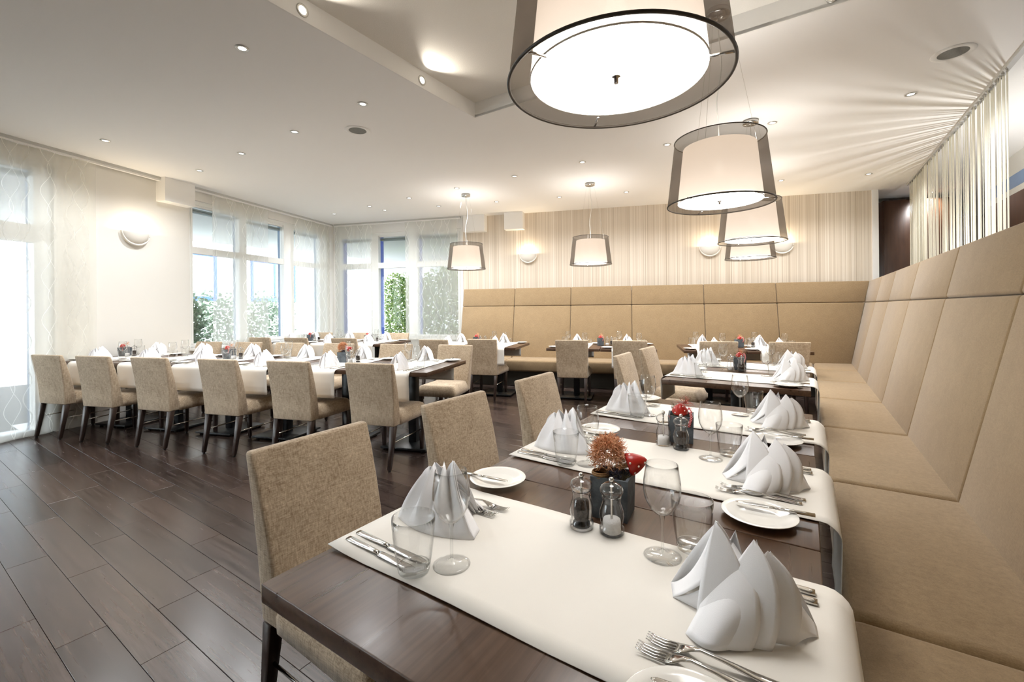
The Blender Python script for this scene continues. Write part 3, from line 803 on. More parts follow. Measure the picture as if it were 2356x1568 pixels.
def make_napkin():
    V = Vector; m = MB()
    A = V((-0.068, -0.084, 0.001)); B1 = V((0.110, 0.052, 0.001)); B2 = V((0.112, 0.022, 0.002)); C1 = V((-0.122, 0.042, 0.001)); C2 = V((-0.108, 0.0, 0.001))
    tips = [V((-0.036, 0.006, 0.158)), V((-0.008, 0.004, 0.150)), V((0.024, 0.003, 0.143)), V((0.044, 0.002, 0.130))]
    K = V((0.000, 0.002, 0.103))
    # nested leaves, front one first: nose, peak, foot of the free edge, belly
    leaves = [(A, K, V((0.002, -0.076, 0.001)), 0.026), (A + V((0.006, 0.006, 0)), K.lerp(tips[0], 0.45) + V((0.008, 0.002, 0)), V((0.026, -0.066, 0.001)), 0.020),
              (A + V((0.012, 0.012, 0)), tips[0], V((0.010, -0.050, 0.001)), 0.006), (A + V((0.016, 0.018, 0)), tips[2], V((0.052, -0.050, 0.001)), 0.012),
              (A + V((0.024, 0.026, 0)), tips[3], V((0.080, -0.020, 0.001)), 0.006)]
    Q = [None, None, None, V((0.080, -0.020, 0.001))]
    for i, (Ai, ti, qi, belly) in enumerate(leaves):
        ci = (Ai + ti) / 2 + V((-0.010, -0.008, 0.004)); cq = qi + V((0.034, 0.012, 0.070 + 0.006 * i))
        def fn(u, v, Ai=Ai, ti=ti, qi=qi, ci=ci, cq=cq, belly=belly):
            a = bez(Ai, ci, ti, v); g = bez(qi, cq, ti, v)
            p = a.lerp(g, u)
            p += V((0.002, -belly, 0.004)) * math.sin(math.pi * u) * (1 - v) ** 1.3
            p.z = max(p.z, 0.001); return p
        m.grid(fn, 10, 14)
    def wing(u, v):
        a = bez(tips[0], V((-0.072, 0.022, 0.030)), C1, v); b = bez(K, V((-0.052, -0.012, 0.030)), C2, v)
        p = a.lerp(b, u); p.z += 0.010 * math.sin(math.pi * u) * (1 - v); p += V((-0.01, -0.004, 0)) * math.sin(math.pi * v) * u; return p
    m.grid(wing, 6, 12)
    def wing2(u, v):
        a = bez(K, V((-0.052, -0.012, 0.030)), C2, v); b = V((-0.03, -0.02, 0.001)).lerp(C2, v)
        return a.lerp(b, u)
    m.grid(wing2, 3, 10)
    def tail(u, v):
        a = bez(tips[3], V((0.075, 0.03, 0.055)), B1, v); b = bez(Q[3], V((0.095, 0.0, 0.012)), B2, v)
        p = a.lerp(b, u); p += V((0.006, -0.004, 0.006)) * math.sin(math.pi * u) * (1 - v); return p
    m.grid(tail, 6, 12)
    # pleated rear with pointed fins
    cols = []
    for i, t in enumerate(tips[::-1]):
        cols.append((t + V((0.004, 0, 0)), 0.0)); nx = tips[::-1][i + 1] if i < 3 else None
        if nx is not None: cols.append(((t + nx) / 2 + V((0, 0.004, -0.050)), 1.0))
    def rear(u, v):
        f = u * (len(cols) - 1); i = min(int(f), len(cols) - 2); w = f - i
        tp = cols[i][0].lerp(cols[i + 1][0], w); pl = cols[i][1] * (1 - w) + cols[i + 1][1] * w
        bt = bez(B1, V((-0.01, 0.105, 0.001)), C1, u)
        md = (tp + bt) / 2 + V((0, 0.018 + 0.024 * (0.5 - pl), 0.012))
        return bez(tp, md, bt, v)
    m.grid(rear, 24, 10)
    o = m.build('folded_napkin', 'napkin', smooth=True)
    sm = o.modifiers.new('thickness', 'SOLIDIFY'); sm.thickness = 0.0014; sm.offset = 0
    return o
def make_mill(kind):
    g = empty(kind + '_mill')
    MB().lathe([(0.0004, 0.0004), (0.0285, 0.0004), (0.0292, 0.004), (0.0288, 0.016), (0.0245, 0.021), (0.0268, 0.030), (0.0288, 0.043), (0.0272, 0.056), (0.0222, 0.070), (0.0206, 0.079), (0.0225, 0.084), (0.0225, 0.087), (0.0210, 0.088), (0.0004, 0.0882)], 28).build('body', 'acrylic', g, smooth=True)
    MB().lathe([(0.0004, 0.0885), (0.0215, 0.0886), (0.0235, 0.092), (0.0272, 0.099), (0.0272, 0.105), (0.0235, 0.112), (0.0150, 0.1175), (0.0075, 0.120), (0.0004, 0.1203)], 28).build('head', 'acrylic', g, smooth=True)
    MB().lathe([(0.0004, 0.1205), (0.005, 0.1206), (0.0065, 0.1245), (0.0062, 0.128), (0.0035, 0.1315), (0.0004, 0.132)], 16).build('knob', 'chrome', g, smooth=True)
    MB().lathe([(0.0030, 0.020), (0.0030, 0.118)], 8).build('rod', 'steel', g, smooth=True)
    hgt = 0.066 if kind == 'pepper' else 0.034
    MB().lathe([(0.0004, 0.020), (0.0175, 0.020), (0.0185, 0.03), (0.019, 0.044), (0.018, hgt - 0.002 if hgt > .05 else hgt), (0.0004, hgt)] if kind == 'pepper' else [(0.0004, 0.004), (0.0215, 0.004), (0.0215, 0.026), (0.0195, hgt), (0.0004, hgt)], 20).build('filling', kind, g, smooth=True)
    MB().lathe([(0.0004, 0.0032), (0.0205, 0.0032), (0.0205, 0.0125), (0.0004, 0.0127)], 20).build('grinder', 'black' if kind == 'pepper' else 'salt', g, smooth=True)
    return g
def fibres(n, r, rd, c, ln=0.02, th=0.0007):
    m = MB()
    for i in range(n):
        d = Vector((rd.gauss(0, 1), rd.gauss(0, 1), rd.gauss(0, 1))).normalized()
        if d.z < -0.55: d.z *= -1
        p = c + Vector((d.x * r, d.y * r, d.z * r * 1.15)) * rd.uniform(.55, 1.0)
        t = Vector((rd.gauss(0, 1), rd.gauss(0, 1), rd.gauss(0, 1))).normalized()
        q = p + (t + d * .7) * ln * .5; e = q + (t.cross(d) + d * .5) * ln * .5
        m.tube([p, q, e], [th, th, th * .5], 3, False)
    return m
def mushroom(root, x, y, z, s, lean=(0.0, 0.0), rz=0.0, sc_=(1, 1, 1)):
    mu = empty('toadstool', (x, y, z), rz, root); mu.rotation_euler = (lean[0], lean[1], rz); mu.scale = sc_
    MB().lathe([(0.0003, 0.0), (0.006 * s, 0.0), (0.005 * s, 0.02 * s), (0.0055 * s, 0.034 * s), (0.0003, 0.035 * s)], 12).build('stalk', 'stalk', mu, smooth=True)
    prof = [(0.0003, 0.030 * s), (0.012 * s, 0.029 * s), (0.0215 * s, 0.027 * s), (0.0235 * s, 0.031 * s), (0.0195 * s, 0.044 * s), (0.0130 * s, 0.056 * s), (0.006 * s, 0.065 * s), (0.0003, 0.068 * s)]
    MB().lathe(prof, 24).build('cap', 'mush', mu, smooth=True)
    d = MB()
    for k, (fr_, a0) in enumerate([(3.3, 0.2), (3.4, 1.2), (3.25, 2.3), (3.5, 3.4), (3.2, 4.3), (3.4, 5.4), (4.4, 0.8), (4.5, 2.9), (4.3, 4.9), (5.5, 1.8), (5.6, 5.0)]):
        i = int(fr_); w = fr_ - i; r = prof[i][0] * (1 - w) + prof[i + 1][0] * w; zz = prof[i][1] * (1 - w) + prof[i + 1][1] * w
        c = Vector((r * math.cos(a0), r * math.sin(a0), zz)); nn = Vector((math.cos(a0), math.sin(a0), 0.5)).normalized()
        t1 = nn.orthogonal().normalized(); t2 = nn.cross(t1); q = 0.0026 * s
        ring = [c + (t1 * math.cos(b) + t2 * math.sin(b)) * q - nn * 0.0004 for b in [2 * math.pi * j / 8 for j in range(8)]]
        top = [c + (t1 * math.cos(b) + t2 * math.sin(b)) * q * .6 + nn * 0.0011 * s for b in [2 * math.pi * j / 8 for j in range(8)]]
        d.add(ring + top, [(j, (j + 1) % 8, 8 + (j + 1) % 8, 8 + j) for j in range(8)] + [tuple(range(8, 16))])
    d.build('white_dots', 'dot', mu, smooth=True)
def make_pot(style):
    rd = random.Random(style * 7 + 1); root = empty('planter'); w = 0.048; h = 0.105; t = 0.007
    o = MB()
    out0 = [(-w + .003, -w + .003, 0), (w - .003, -w + .003, 0), (w - .003, w - .003, 0), (-w + .003, w - .003, 0)]
    out1 = [(-w, -w, h), (w, -w, h), (w, w, h), (-w, w, h)]
    in1 = [(-w + t, -w + t, h), (w - t, -w + t, h), (w - t, w - t, h), (-w + t, w - t, h)]
    in0 = [(x, y, h - 0.03) for x, y, _ in in1]
    o.add(out0 + out1 + in1 + in0, [(3, 2, 1, 0)] + [(i, (i + 1) % 4, 4 + (i + 1) % 4, 4 + i) for i in range(4)] + [(4 + i, 4 + (i + 1) % 4, 8 + (i + 1) % 4, 8 + i) for i in range(4)] + [(8 + i, 8 + (i + 1) % 4, 12 + (i + 1) % 4, 12 + i) for i in range(4)])
    o.build('pot', 'slate', root)
    MB().grid(lambda u, v: ((2 * u - 1) * (w - t), (2 * v - 1) * (w - t), h - 0.016 + 0.008 * math.sin(9 * u + 2) * math.cos(8 * v)), 8, 8).build('moss', 'soil', root, smooth=True)
    if style == 0:      # orange fibre tuft, twine ring, thistle, leaning toadstool
        fibres(1500, 0.040, rd, Vector((-0.014, 0.004, h + 0.044)), 0.020, 0.0008).build('orange_fibre_tuft', 'fibre', root)
        tw = MB(); c = (-0.026, -0.024)
        for k in range(5): tw.torus(0.021 + 0.0015 * (k % 2), 0.002, h - 0.006 + 0.0035 * k, 26, 6, c)
        tw.build('twine_ring', 'twine', root, smooth=True)
        fibres(160, 0.012, rd, Vector((0.010, -0.026, h + 0.004)), 0.014, 0.0006).build('thistle_head', 'thistle', root)
        mushroom(root, 0.006, -0.004, h + 0.014, 1.25, (0.0, 1.25), 0.3)
        sp = MB()
        for k in range(14):
            a = rd.uniform(0, 6.3); r0 = rd.uniform(0, .01); p0 = Vector((0.026 + r0 * math.cos(a), -0.012 + r0 * math.sin(a), h - 0.014))
            sp.tube([p0, p0 + Vector((0.006 * math.cos(a), 0.006 * math.sin(a), 0.014)), p0 + Vector((0.02 * math.cos(a), 0.02 * math.sin(a), 0.022))], [0.001, 0.0009, 0.0003], 4, False)
        sp.build('grass_blades', 'sprig', root)
    else:
        mushroom(root, -0.004, -0.012, h - 0.012, 1.18 if style == 1 else 1.1, (0.30, -0.15), 0.6, (1.15, 1.15, 0.78))
        fibres(70, 0.010, rd, Vector((0.014, 0.014, h + 0.034)), 0.034, 0.0005).build('red_fibre_tuft', 'redfibre' if style == 1 else 'fibre', root)
        sp = MB()
        for k in range(7):
            a = 2.6 + k * .3; p0 = Vector((-0.03 + 0.004 * k, 0.02, h - 0.015)); ll = rd.uniform(.03, .06)
            tp = p0 + Vector((0.25 * ll * math.cos(a), 0.25 * ll * math.sin(a), ll)); sp.tube([p0, (p0 + tp) / 2 + Vector((0.003, 0, 0)), tp], [0.0012, 0.0022, 0.0003], 4, False)
        sp.build('dry_sprig', 'sprig', root)
        rb = MB()
        rb.grid(lambda u, v: (0.030 + 0.010 * u + 0.004 * math.sin(v * 5), -w - 0.002 - 0.004 * math.sin(v * 3.1), h + 0.022 - 0.062 * v), 3, 10)
        rb.grid(lambda u, v: (0.020 + 0.022 * v, -w + 0.016 - 0.022 * v + 0.004 * u, h + 0.012 + 0.016 * math.sin(v * 3.1) + 0.008 * u), 3, 10)
        ro = rb.build('gingham_ribbon', 'ribbon', root, smooth=True); ro.modifiers.new('thickness', 'SOLIDIFY').thickness = 0.0006
        MB().lathe([(0.0003, h - .012), (0.008, h - .010), (0.0085, h + .004), (0.004, h + .012), (0.0003, h + .013)], 12, (-0.020, 0.016)).build('seed_head', 'stalk', root, smooth=True)
    return root

# ------------------------------------------------------------------ dressing a table
rnd = random.Random(21)
def dress(org, rz, z, side, where, grp, items='NWTFKPB', over=None, short=None):
    """org: middle of the table edge on the sitter's side; rz: local x towards the sitter"""
    ca, sa = math.cos(rz), math.sin(rz); over = over or {}; short = short or where
    def pos(x, y, dz=0.0): return Vector((org.x + x * ca - y * sa, org.y + x * sa + y * ca, z + dz))
    j = lambda a: rnd.uniform(-a, a)
    s = 0.0045
    if 'N' in items:
        x, y, r = over.get('N', (-0.125 + j(.008), 0.022 + j(.01), j(.08)))
        place('napkin', make_napkin, pos(x, y, s), rz + r, 'upright folded white napkin, %s of %s' % (side, where), 'napkin', 'folded napkins on ' + grp)
    if 'W' in items:
        x, y = over.get('W', (-0.283 + j(.008), 0.140 + j(.012)))
        place('wine', make_wine, pos(x, y, s), rz + j(3), 'empty stemmed wine glass, %s of %s' % (side, where), 'wine glass', 'wine glasses on ' + grp)
    if 'T' in items:
        x, y = over.get('T', (-0.235 + j(.006), 0.196 + j(.012)))
        place('tumbler', make_tumbler, pos(x, y, s), rz + j(3), 'empty water tumbler, %s of %s' % (side, where), 'tumbler', 'tumblers on ' + grp)
    if 'F' in items:
        place('fork', make_fork, pos(-0.028, -0.098, s), rz + 0.05 + j(.03), 'inner fork, %s, %s' % (side, short), 'fork', 'forks on ' + grp)
        place('fork', make_fork, pos(-0.036, -0.128, s), rz + 0.05 + j(.03), 'outer fork, %s, %s' % (side, short), 'fork', 'forks on ' + grp)
    if 'K' in items:
        place('knife', make_knife, pos(-0.010, 0.142, s), rz + j(.03), 'inner knife, %s, %s' % (side, short), 'knife', 'knives on ' + grp)
        place('knife', make_knife, pos(-0.013, 0.172, s), rz + j(.03), 'outer knife, %s, %s' % (side, short), 'knife', 'knives on ' + grp)
    if 'P' in items:
        x, y = over.get('P', (-0.122 + j(.008), -0.272 + j(.008)))
        place('plate', make_plate, pos(x, y, s), rz, 'round white bread plate, %s of %s' % (side, where), 'plate', 'bread plates on ' + grp)
        if 'B' in items:
            place('butter', make_butter, pos(x + 0.118, y + 0.040, s + 0.0195), rz + 0.06 + j(.04), 'butter knife across bread plate, %s, %s' % (side, short), 'knife', 'butter knives on ' + grp)
def table(c, rz, z, label, grp):
    t = place('table', make_table, (c.x, c.y, z), rz, label, 'table', grp)
    t.scale = (1, 1, z / 0.77); return t

# ---- tables along the long bench
ORD = ['nearest', 'second', 'third', 'fourth', 'farthest']
NT_ = ['nearest long-bench table', 'second long-bench table', 'third long-bench table', 'fourth long-bench table', 'farthest long-bench table']
nd = [0.8155, 1.5465, 2.2775, 3.7270, 4.4580]
EC = -0.440
G1 = 'the long-bench tables'
for i, d in enumerate(nd):
    c = p1(EC, d); zt = 0.77
    table(c, -T1, zt, 'dark wood table, %s along the long bench' % ORD[i], G1)
    runner(Vector((c.x, c.y, zt)), -T1, 0.30, 0.20 if i == 3 else 0.0, 30 + i, 'white runner across the ' + NT_[i], 'runners on ' + G1, 0.006 if i == 0 else 0.003, 0.046)
    rel = lambda e, dd: (e - (EC + TD / 2), dd - d)
    lel = lambda e, dd: (-(e - (EC - TD / 2)), -(dd - d))
    ovR = [dict(N=(-0.123, 0.025, 0.0), P=(-0.150, -0.232), W=rel(-.261, .969), T=rel(-.213, 1.03)), dict(N=(-0.125, -0.03, 0.10), W=rel(-.283, 1.677), T=rel(-.233, 1.751), P=rel(-.103, 1.275)),
           dict(W=rel(-.273, 2.422), T=rel(-.222, 2.50), P=rel(-.097, 2.02)), {}, {}][i]
    ovL = [dict(W=lel(-.622, .699), T=lel(-.672, .64), P=lel(-.799, 1.114), N=(-0.135, -0.022, 0.05)), dict(W=lel(-.626, 1.401), T=lel(-.688, 1.362), P=lel(-.747, 1.80)), dict(W=lel(-.654, 2.19), T=lel(-.685, 2.12)), {}, {}][i]
    dress(p1(EC + TD / 2, d), -T1, zt, 'bench side', NT_[i], G1, 'NWTFKPB', ovR)
    dress(p1(EC - TD / 2, d), -T1 + math.pi, zt, 'chair side', NT_[i], G1, 'NWTFKPB', ovL)
def trio(pp, rz, z, style, pot_l, where, grp, frame=p1, mills=None):
    """planter with its two mills"""
    place('pot%d' % style, lambda: make_pot(style), (*frame(*pp).xy, z), rz, pot_l, 'planter', 'slate planters')
    for kind, (e, d) in mills:
        place(kind, lambda kind=kind: make_mill(kind), (*frame(e, d).xy, z + 0.0045), rz + 1.0, 'clear acrylic %s mill with chrome knob %s' % (kind, where), 'mill', 'salt and pepper mills')
trio((-0.425, 1.112), -T1 + 0.12, 0.7705, 0, 'square slate planter with orange fibre tuft and leaning toadstool', 'beside the orange-tufted planter', G1, p1, [('pepper', (-.461, .992)), ('salt', (-.388, 1.003))])
trio((-0.425, 1.868), -T1 + 0.2, 0.7705, 1, 'square slate planter with spotted toadstool, red tuft and gingham ribbon', 'before the planter with gingham ribbon', G1, p1, [('salt', (-.465, 1.754)), ('pepper', (-.395, 1.734))])
trio((-0.475, 4.215), -T1 + 0.2, 0.7705, 2, 'slate planter with toadstool between fourth and farthest long-bench tables', 'beside the planter farthest along the long bench', G1, p1, [('salt', (-.525, 4.075)), ('pepper', (-.445, 4.06))])
for i, (e, d, r) in enumerate(((-1.150, 0.915, 0.02), (-1.148, 1.660, -0.02), (-1.158, 2.455, 0.0), (-1.135, 4.030, 0.03), (-1.135, 4.780, -0.02))):
    chair(p1(e, d), -T1 - math.pi / 2 + r, 'beige fabric dining chair at the ' + NT_[i], 'chairs facing the long bench')

# ---- row of six tables
LZ, LD = 0.77, 3.43
LN = ['table beside the curtain in the six-table row', 'second table from the curtain in the six-table row', 'third table from the curtain in the six-table row',
      'fourth table from the curtain in the six-table row', 'fifth table from the curtain in the six-table row', 'end table of the six-table row']
LS = ['curtain table, six-table row', 'second table from curtain, six-table row', 'third table from curtain, six-table row', 'fourth table from curtain, six-table row', 'fifth table from curtain, six-table row', 'end table, six-table row']
G2 = 'the row of six tables'
pitch = 0.7365
for i in range(6):
    e = -1.668 - pitch * (5 - i) - pitch / 2; d = LD + TD / 2
    c = p2(e, d)
    table(c, -T2 - math.pi / 2, LZ, 'dark wood ' + LN[i], G2)
    runner(Vector((c.x, c.y, LZ)), -T2 - math.pi / 2, 0.25, 0.22, 50 + i, 'white runner hanging over the ' + LN[i], 'runners on ' + G2)
    dress(p2(e, LD), -T2 - math.pi / 2, LZ, 'aisle side', LN[i], G2, 'NWTFKPB', None, LS[i])
    dress(p2(e, LD + TD), -T2 + math.pi / 2, LZ, 'far side', LN[i], G2, 'NWTFKPB' if i > 3 else 'NWTP', None, LS[i])
    fe = [-5.86, -5.20, -4.45, -3.62, -2.85, -2.06][i]; be = [-5.84, -5.14, -4.45, -3.68, -2.85, -2.06][i]
    chair(p2(fe, 3.485), -T2 + random.uniform(-.03, .03), 'beige dining chair, aisle side, ' + LS[i], 'chairs around ' + G2)
    chair(p2(be, 4.70), -T2 + math.pi + random.uniform(-.03, .03), 'beige dining chair, far side, ' + LS[i], 'chairs around ' + G2)
for e, d, lab, wh in ((-5.95, 3.98, 'slate planter with toadstool nearest the curtain in the six-table row', 'by the curtain end of the six-table row'),
                  (-4.35, 3.97, 'slate planter with toadstool at the middle of the six-table row', 'at the middle of the six-table row'),
                  (-2.84, 3.93, 'slate planter with orange tuft near the end of the six-table row', 'near the end of the six-table row')):
    trio((e, d), -T2 + 0.1, LZ + 0.004, 0 if e > -3 else 2, lab, wh, G2, p2, [('salt', (e + 0.10, d - 0.04)), ('pepper', (e + 0.17, d - 0.01))])

# ---- tables by the corner window
G3 = 'the corner-window tables'
MN = ['corner-window table by the long curtain', 'middle corner-window table', 'end corner-window table']
MD = 6.12
for i in range(3):
    e = -3.73 - 0.735 * (2 - i) - 0.3675; c = p2(e, MD + TD / 2); z = 0.765
    table(c, -T2 - math.pi / 2, z, 'dark wood ' + MN[i], G3)
    runner(Vector((c.x, c.y, z)), -T2 - math.pi / 2, 0.25, 0.22, 70 + i, 'white runner hanging over the ' + MN[i], 'runners on ' + G3)
    dress(p2(e, MD), -T2 - math.pi / 2, z, 'room side', MN[i], G3, 'NWTP')
    dress(p2(e, MD + TD), -T2 + math.pi / 2, z, 'window side', MN[i], G3, 'NWTP')
    chair(p2([-5.88, -5.15, -4.28][i], 6.22), -T2 + random.uniform(-.04, .04), 'beige dining chair on the room side of the ' + MN[i], 'chairs around ' + G3)
    chair(p2([-5.80, -5.03, -4.16][i], 7.08), -T2 + math.pi + random.uniform(-.04, .04), 'beige dining chair on the window side of the ' + MN[i], 'chairs around ' + G3)
trio((-4.30, 6.62), -T2, 0.769, 2, 'slate planter with toadstool on the corner-window tables by the blue post', 'on the corner-window tables by the blue post', G3, p2, [('salt', (-4.18, 6.56)), ('pepper', (-4.12, 6.60))])
trio((-5.45, 6.62), -T2, 0.769, 2, 'slate planter with toadstool on the corner-window tables near the long curtain', 'on the corner-window tables near the long curtain', G3, p2, [('salt', (-5.33, 6.56)), ('pepper', (-5.27, 6.60))])

# ---- tables along the back bench
G4 = 'the back-bench tables'
BN = ['first back-bench table from the window', 'second back-bench table from the window', 'third back-bench table from the window', 'fourth back-bench table from the window', 'fifth back-bench table from the window', 'back-bench table nearest the bench corner']
BE = [-2.685, -1.945, -0.772, -0.035, 1.022, 1.757]
BZ, BD = 0.75, 6.05
for i, e in enumerate(BE):
    c = p2(e, BD + TD / 2)
    table(c, -T2 - math.pi / 2, BZ, 'dark wood table, ' + BN[i], G4)
    runner(Vector((c.x, c.y, BZ)), -T2 - math.pi / 2, 0.25, 0.22, 90 + i, 'white runner hanging over the ' + BN[i], 'runners on ' + G4)
    dress(p2(e, BD), -T2 - math.pi / 2, BZ, 'chair side', BN[i], G4, 'NWTP')
    dress(p2(e, BD + TD), -T2 + math.pi / 2, BZ, 'bench side', BN[i], G4, 'NWTP')
    chair(p2([-2.72, -2.05, -0.78, -0.01, 1.05, 1.84][i], 6.28 if i else 6.10), -T2 + random.uniform(-.02, .02), 'beige dining chair at the ' + BN[i], 'chairs facing the back bench')
for e, lab, wh in ((-2.35, 'slate planter with toadstool on the back-bench tables nearest the window', 'on the back-bench tables nearest the window'),
               (-0.43, 'slate planter with toadstool on the middle pair of back-bench tables', 'on the middle pair of back-bench tables'),
               (1.42, 'slate planter with toadstool on the back-bench tables nearest the bench corner', 'on the back-bench tables nearest the bench corner')):
    trio((e, 6.60), -T2 + 0.1, BZ + 0.003, 2, lab, wh, G4, p2, [('salt', (e + 0.10, 6.50)), ('pepper', (e + 0.16, 6.55))])

# ------------------------------------------------------------------ pendant lamps
def make_pendant():
    g = empty('pendant_lamp'); zb, zt = 1.925, 2.32
    MB().lathe([(0.2985, zb + 0.006), (0.254, zt - 0.004)], 72).build('outer_shade', 'sheershade', g, smooth=True)
    MB().lathe([(0.238, zb + 0.022), (0.204, zt - 0.045)], 64).build('inner_shade', 'inshade', g, smooth=True)
    MB().torus(0.2985, 0.0045, zb + 0.004, 72, 8).build('bottom_ring', 'ring', g, smooth=True)
    MB().torus(0.254, 0.0035, zt, 72, 8).build('top_ring', 'ring', g, smooth=True)
    MB().torus(0.238, 0.0025, zb + 0.021, 64, 6).build('inner_ring', 'china', g, smooth=True)
    MB().lathe([(0.0005, zb + 0.026), (0.2365, zb + 0.026), (0.2365, zb + 0.030), (0.0005, zb + 0.030)], 64).build('diffuser', 'diffuser', g)
    MB().lathe([(0.0005, zb + 0.004), (0.006, zb + 0.004), (0.006, zb + 0.018), (0.013, zb + 0.020), (0.013, zb + 0.025), (0.0005, zb + 0.0255)], 20).build('knob', 'chrome', g, smooth=True)
    for k in range(3):
        a = R(90 + 120 * k)
        MB().tube([(0.237 * math.cos(a), 0.237 * math.sin(a), zb + 0.012), (0.297 * math.cos(a), 0.297 * math.sin(a), zb + 0.008)], 0.004, 8).build('spacer', 'chrome', g, smooth=True)
        MB().tube([(0.204 * math.cos(a), 0.204 * math.sin(a), zt - 0.05), (0.06 * math.cos(a), 0.06 * math.sin(a), HC - 0.03)], 0.0009, 5).build('suspension_wire', 'chrome', g)
    cab = [(0, 0, HC - 0.03), (0.004, 0.0, 2.95), (0.03, 0.01, 2.80), (0.012, 0.0, 2.68), (-0.015, 0, 2.55), (0.0, 0, 2.42), (0, 0, 2.28)]
    pts = []
    for i in range(len(cab) - 1):
        for t in range(5): pts.append(Vector(cab[i]).lerp(Vector(cab[i + 1]), t / 5))
    for _ in range(4): pts = [pts[0]] + [(pts[i - 1] + pts[i] * 2 + pts[i + 1]) / 4 for i in range(1, len(pts) - 1)] + [pts[-1]]
    MB().tube(pts, 0.0028, 6).build('cable', 'cable', g, smooth=True)
    MB().lathe([(0.0005, HC - 0.034), (0.066, HC - 0.034), (0.07, HC - 0.030), (0.07, HC - 0.0005), (0.0005, HC - 0.0004)], 32).build('canopy', 'chrome', g, smooth=True)
    MB().lathe([(0.001, 2.10), (0.02, 2.105), (0.03, 2.13), (0.02, 2.17), (0.014, 2.19), (0.001, 2.20)], 16).build('bulb', 'bulb', g, smooth=True)
    lamp('pendant_light', 'POINT', (0, 0, 2.31), PENDANT_W, (1.0, 0.90, 0.78), g, 0.06)
    return g
for (fn, e, d, lab) in ((p1, -.433, 1.184, 'large pendant lamp with dark sheer drum shade over the nearest table'), (p1, -.433, 2.942, 'pendant lamp with dark sheer shade over the third long-bench table'),
                        (p1, -.433, 4.855, 'pendant lamp with dark sheer shade over the farthest long-bench table'), (p2, 1.52, 6.42, 'pendant lamp hanging lowest in view, nearest the bench corner'),
                        (p2, -2.48, 6.52, 'pendant lamp with dark sheer shade beside the corner window'), (p2, -.551, 6.47, 'pendant lamp alone before the middle of the striped wall')):
    pl = place('pendant', make_pendant, fn(e, d), -T1 + 0.6, lab, 'pendant lamp', 'drum pendant lamps')

# ------------------------------------------------------------------ recessed downlights, speakers
def make_downlight():
    g = empty('downlight')
    MB().lathe([(0.026, -0.004), (0.036, -0.006), (0.043, -0.003), (0.043, 0.0), (0.026, 0.0)], 28).build('trim_ring', 'ringmetal', g, smooth=True)
    MB().lathe([(0.0005, -0.0025), (0.025, -0.0025), (0.025, -0.0005), (0.0005, -0.0005)], 24).build('lens', 'lens', g)
    lamp('downlight_beam', 'SPOT', (0, 0, -0.02), DOWNLIGHT_W, (0.97, 0.985, 1.0), g, 0.05, spot_size=R(150), spot_blend=0.9)
    return g
def down(p, label, grp):
    o = place('downlight', make_downlight, (p.x, p.y, HC - 0.0005), 0, label, 'downlight', grp); return o
NTH = ['first', 'second', 'third', 'fourth', 'fifth', 'sixth', 'seventh', 'eighth', 'ninth']
for i, e in enumerate((-5.328, -4.265, -3.213, -2.158, -1.097, -0.047, 1.02, 2.098, 3.165)):
    down(p2(e, 7.12), '%s recessed downlight from the window corner in the row along the back wall' % NTH[i], 'downlights by the back wall')
for i, e in enumerate((0.758, -0.26, -1.263, -2.28, -3.28, -4.306, -5.31, -6.285)):
    down(p1(e, 5.03), '%s recessed downlight from the strand curtain in the row crossing mid ceiling' % NTH[i], 'downlights across mid ceiling')
for e, d, lab in ((-3.19, 1.505, 'recessed downlight beside the sunk field, nearest the viewer'), (-3.2, 2.5, 'recessed downlight beside the ceiling speaker near the sunk field corner'), (-4.26, 2.5, 'recessed downlight one step from the ceiling speaker toward the windows'),
                  (-5.34, 2.5, 'recessed downlight above the middle of the six-table row'), (-6.42, 2.5, 'recessed downlight near the boxed beam by the wall lamp'), (-6.08, 1.507, 'recessed downlight close to the wide sheer curtain')):
    down(p1(e, d), lab, 'downlights by the sunk field')
for e, d in ((-3.19, 0.1), (-4.6, 0.1), (-3.19, -1.4), (-4.6, -1.4)):  # unseen extra downlights, added only to light the foreground
    down(p1(e, d), 'added recessed downlight out of view, lighting the foreground', 'added downlights beyond the frame')
for e, d in ((2.9, 4.2), (2.9, 5.0), (2.9, 6.6), (2.9, 8.2), (1.7, 9.6), (3.3, 9.6)):  # downlights added to brighten the passage behind the strands
    down(p1(e, d), 'added recessed downlight brightening the passage beyond the strand curtain', 'added downlights in the passage')
def make_spot():
    g = empty('coffer_spotlight')
    MB().lathe([(0.026, 0.004), (0.034, 0.007), (0.04, 0.003), (0.04, 0.0), (0.026, 0.0)], 28).build('trim_ring', 'ringmetal', g, smooth=True)
    MB().lathe([(0.0005, 0.003), (0.025, 0.003), (0.025, 0.001), (0.0005, 0.001)], 24).build('lens', 'lens', g)
    lamp('coffer_beam', 'SPOT', (0, 0, 0.02), 4.0, (1.0, 0.92, 0.80), g, 0.012, spot_size=R(120), spot_blend=0.6).rotation_euler = (math.pi, 0, 0)
    return g
for (e, d, rz, lab) in ((CE0 + 0.0006, 1.565, -T1, 'starry spotlight on the sunk ceiling field edge nearest the viewer'), (CE0 + 0.0006, 2.585, -T1, 'spotlight on the sunk ceiling field edge near its corner'),
                        (0.15, CD1 - 0.0006, -T1 - math.pi / 2, 'spotlight on the far edge of the sunk field beyond the large pendant')):
    o = place('spot', make_spot, (*p1(e, d).xy, HC + 0.055), 0, lab, 'spotlight', 'spotlights in the sunk field')
    o.rotation_euler = (0, math.pi / 2, rz)
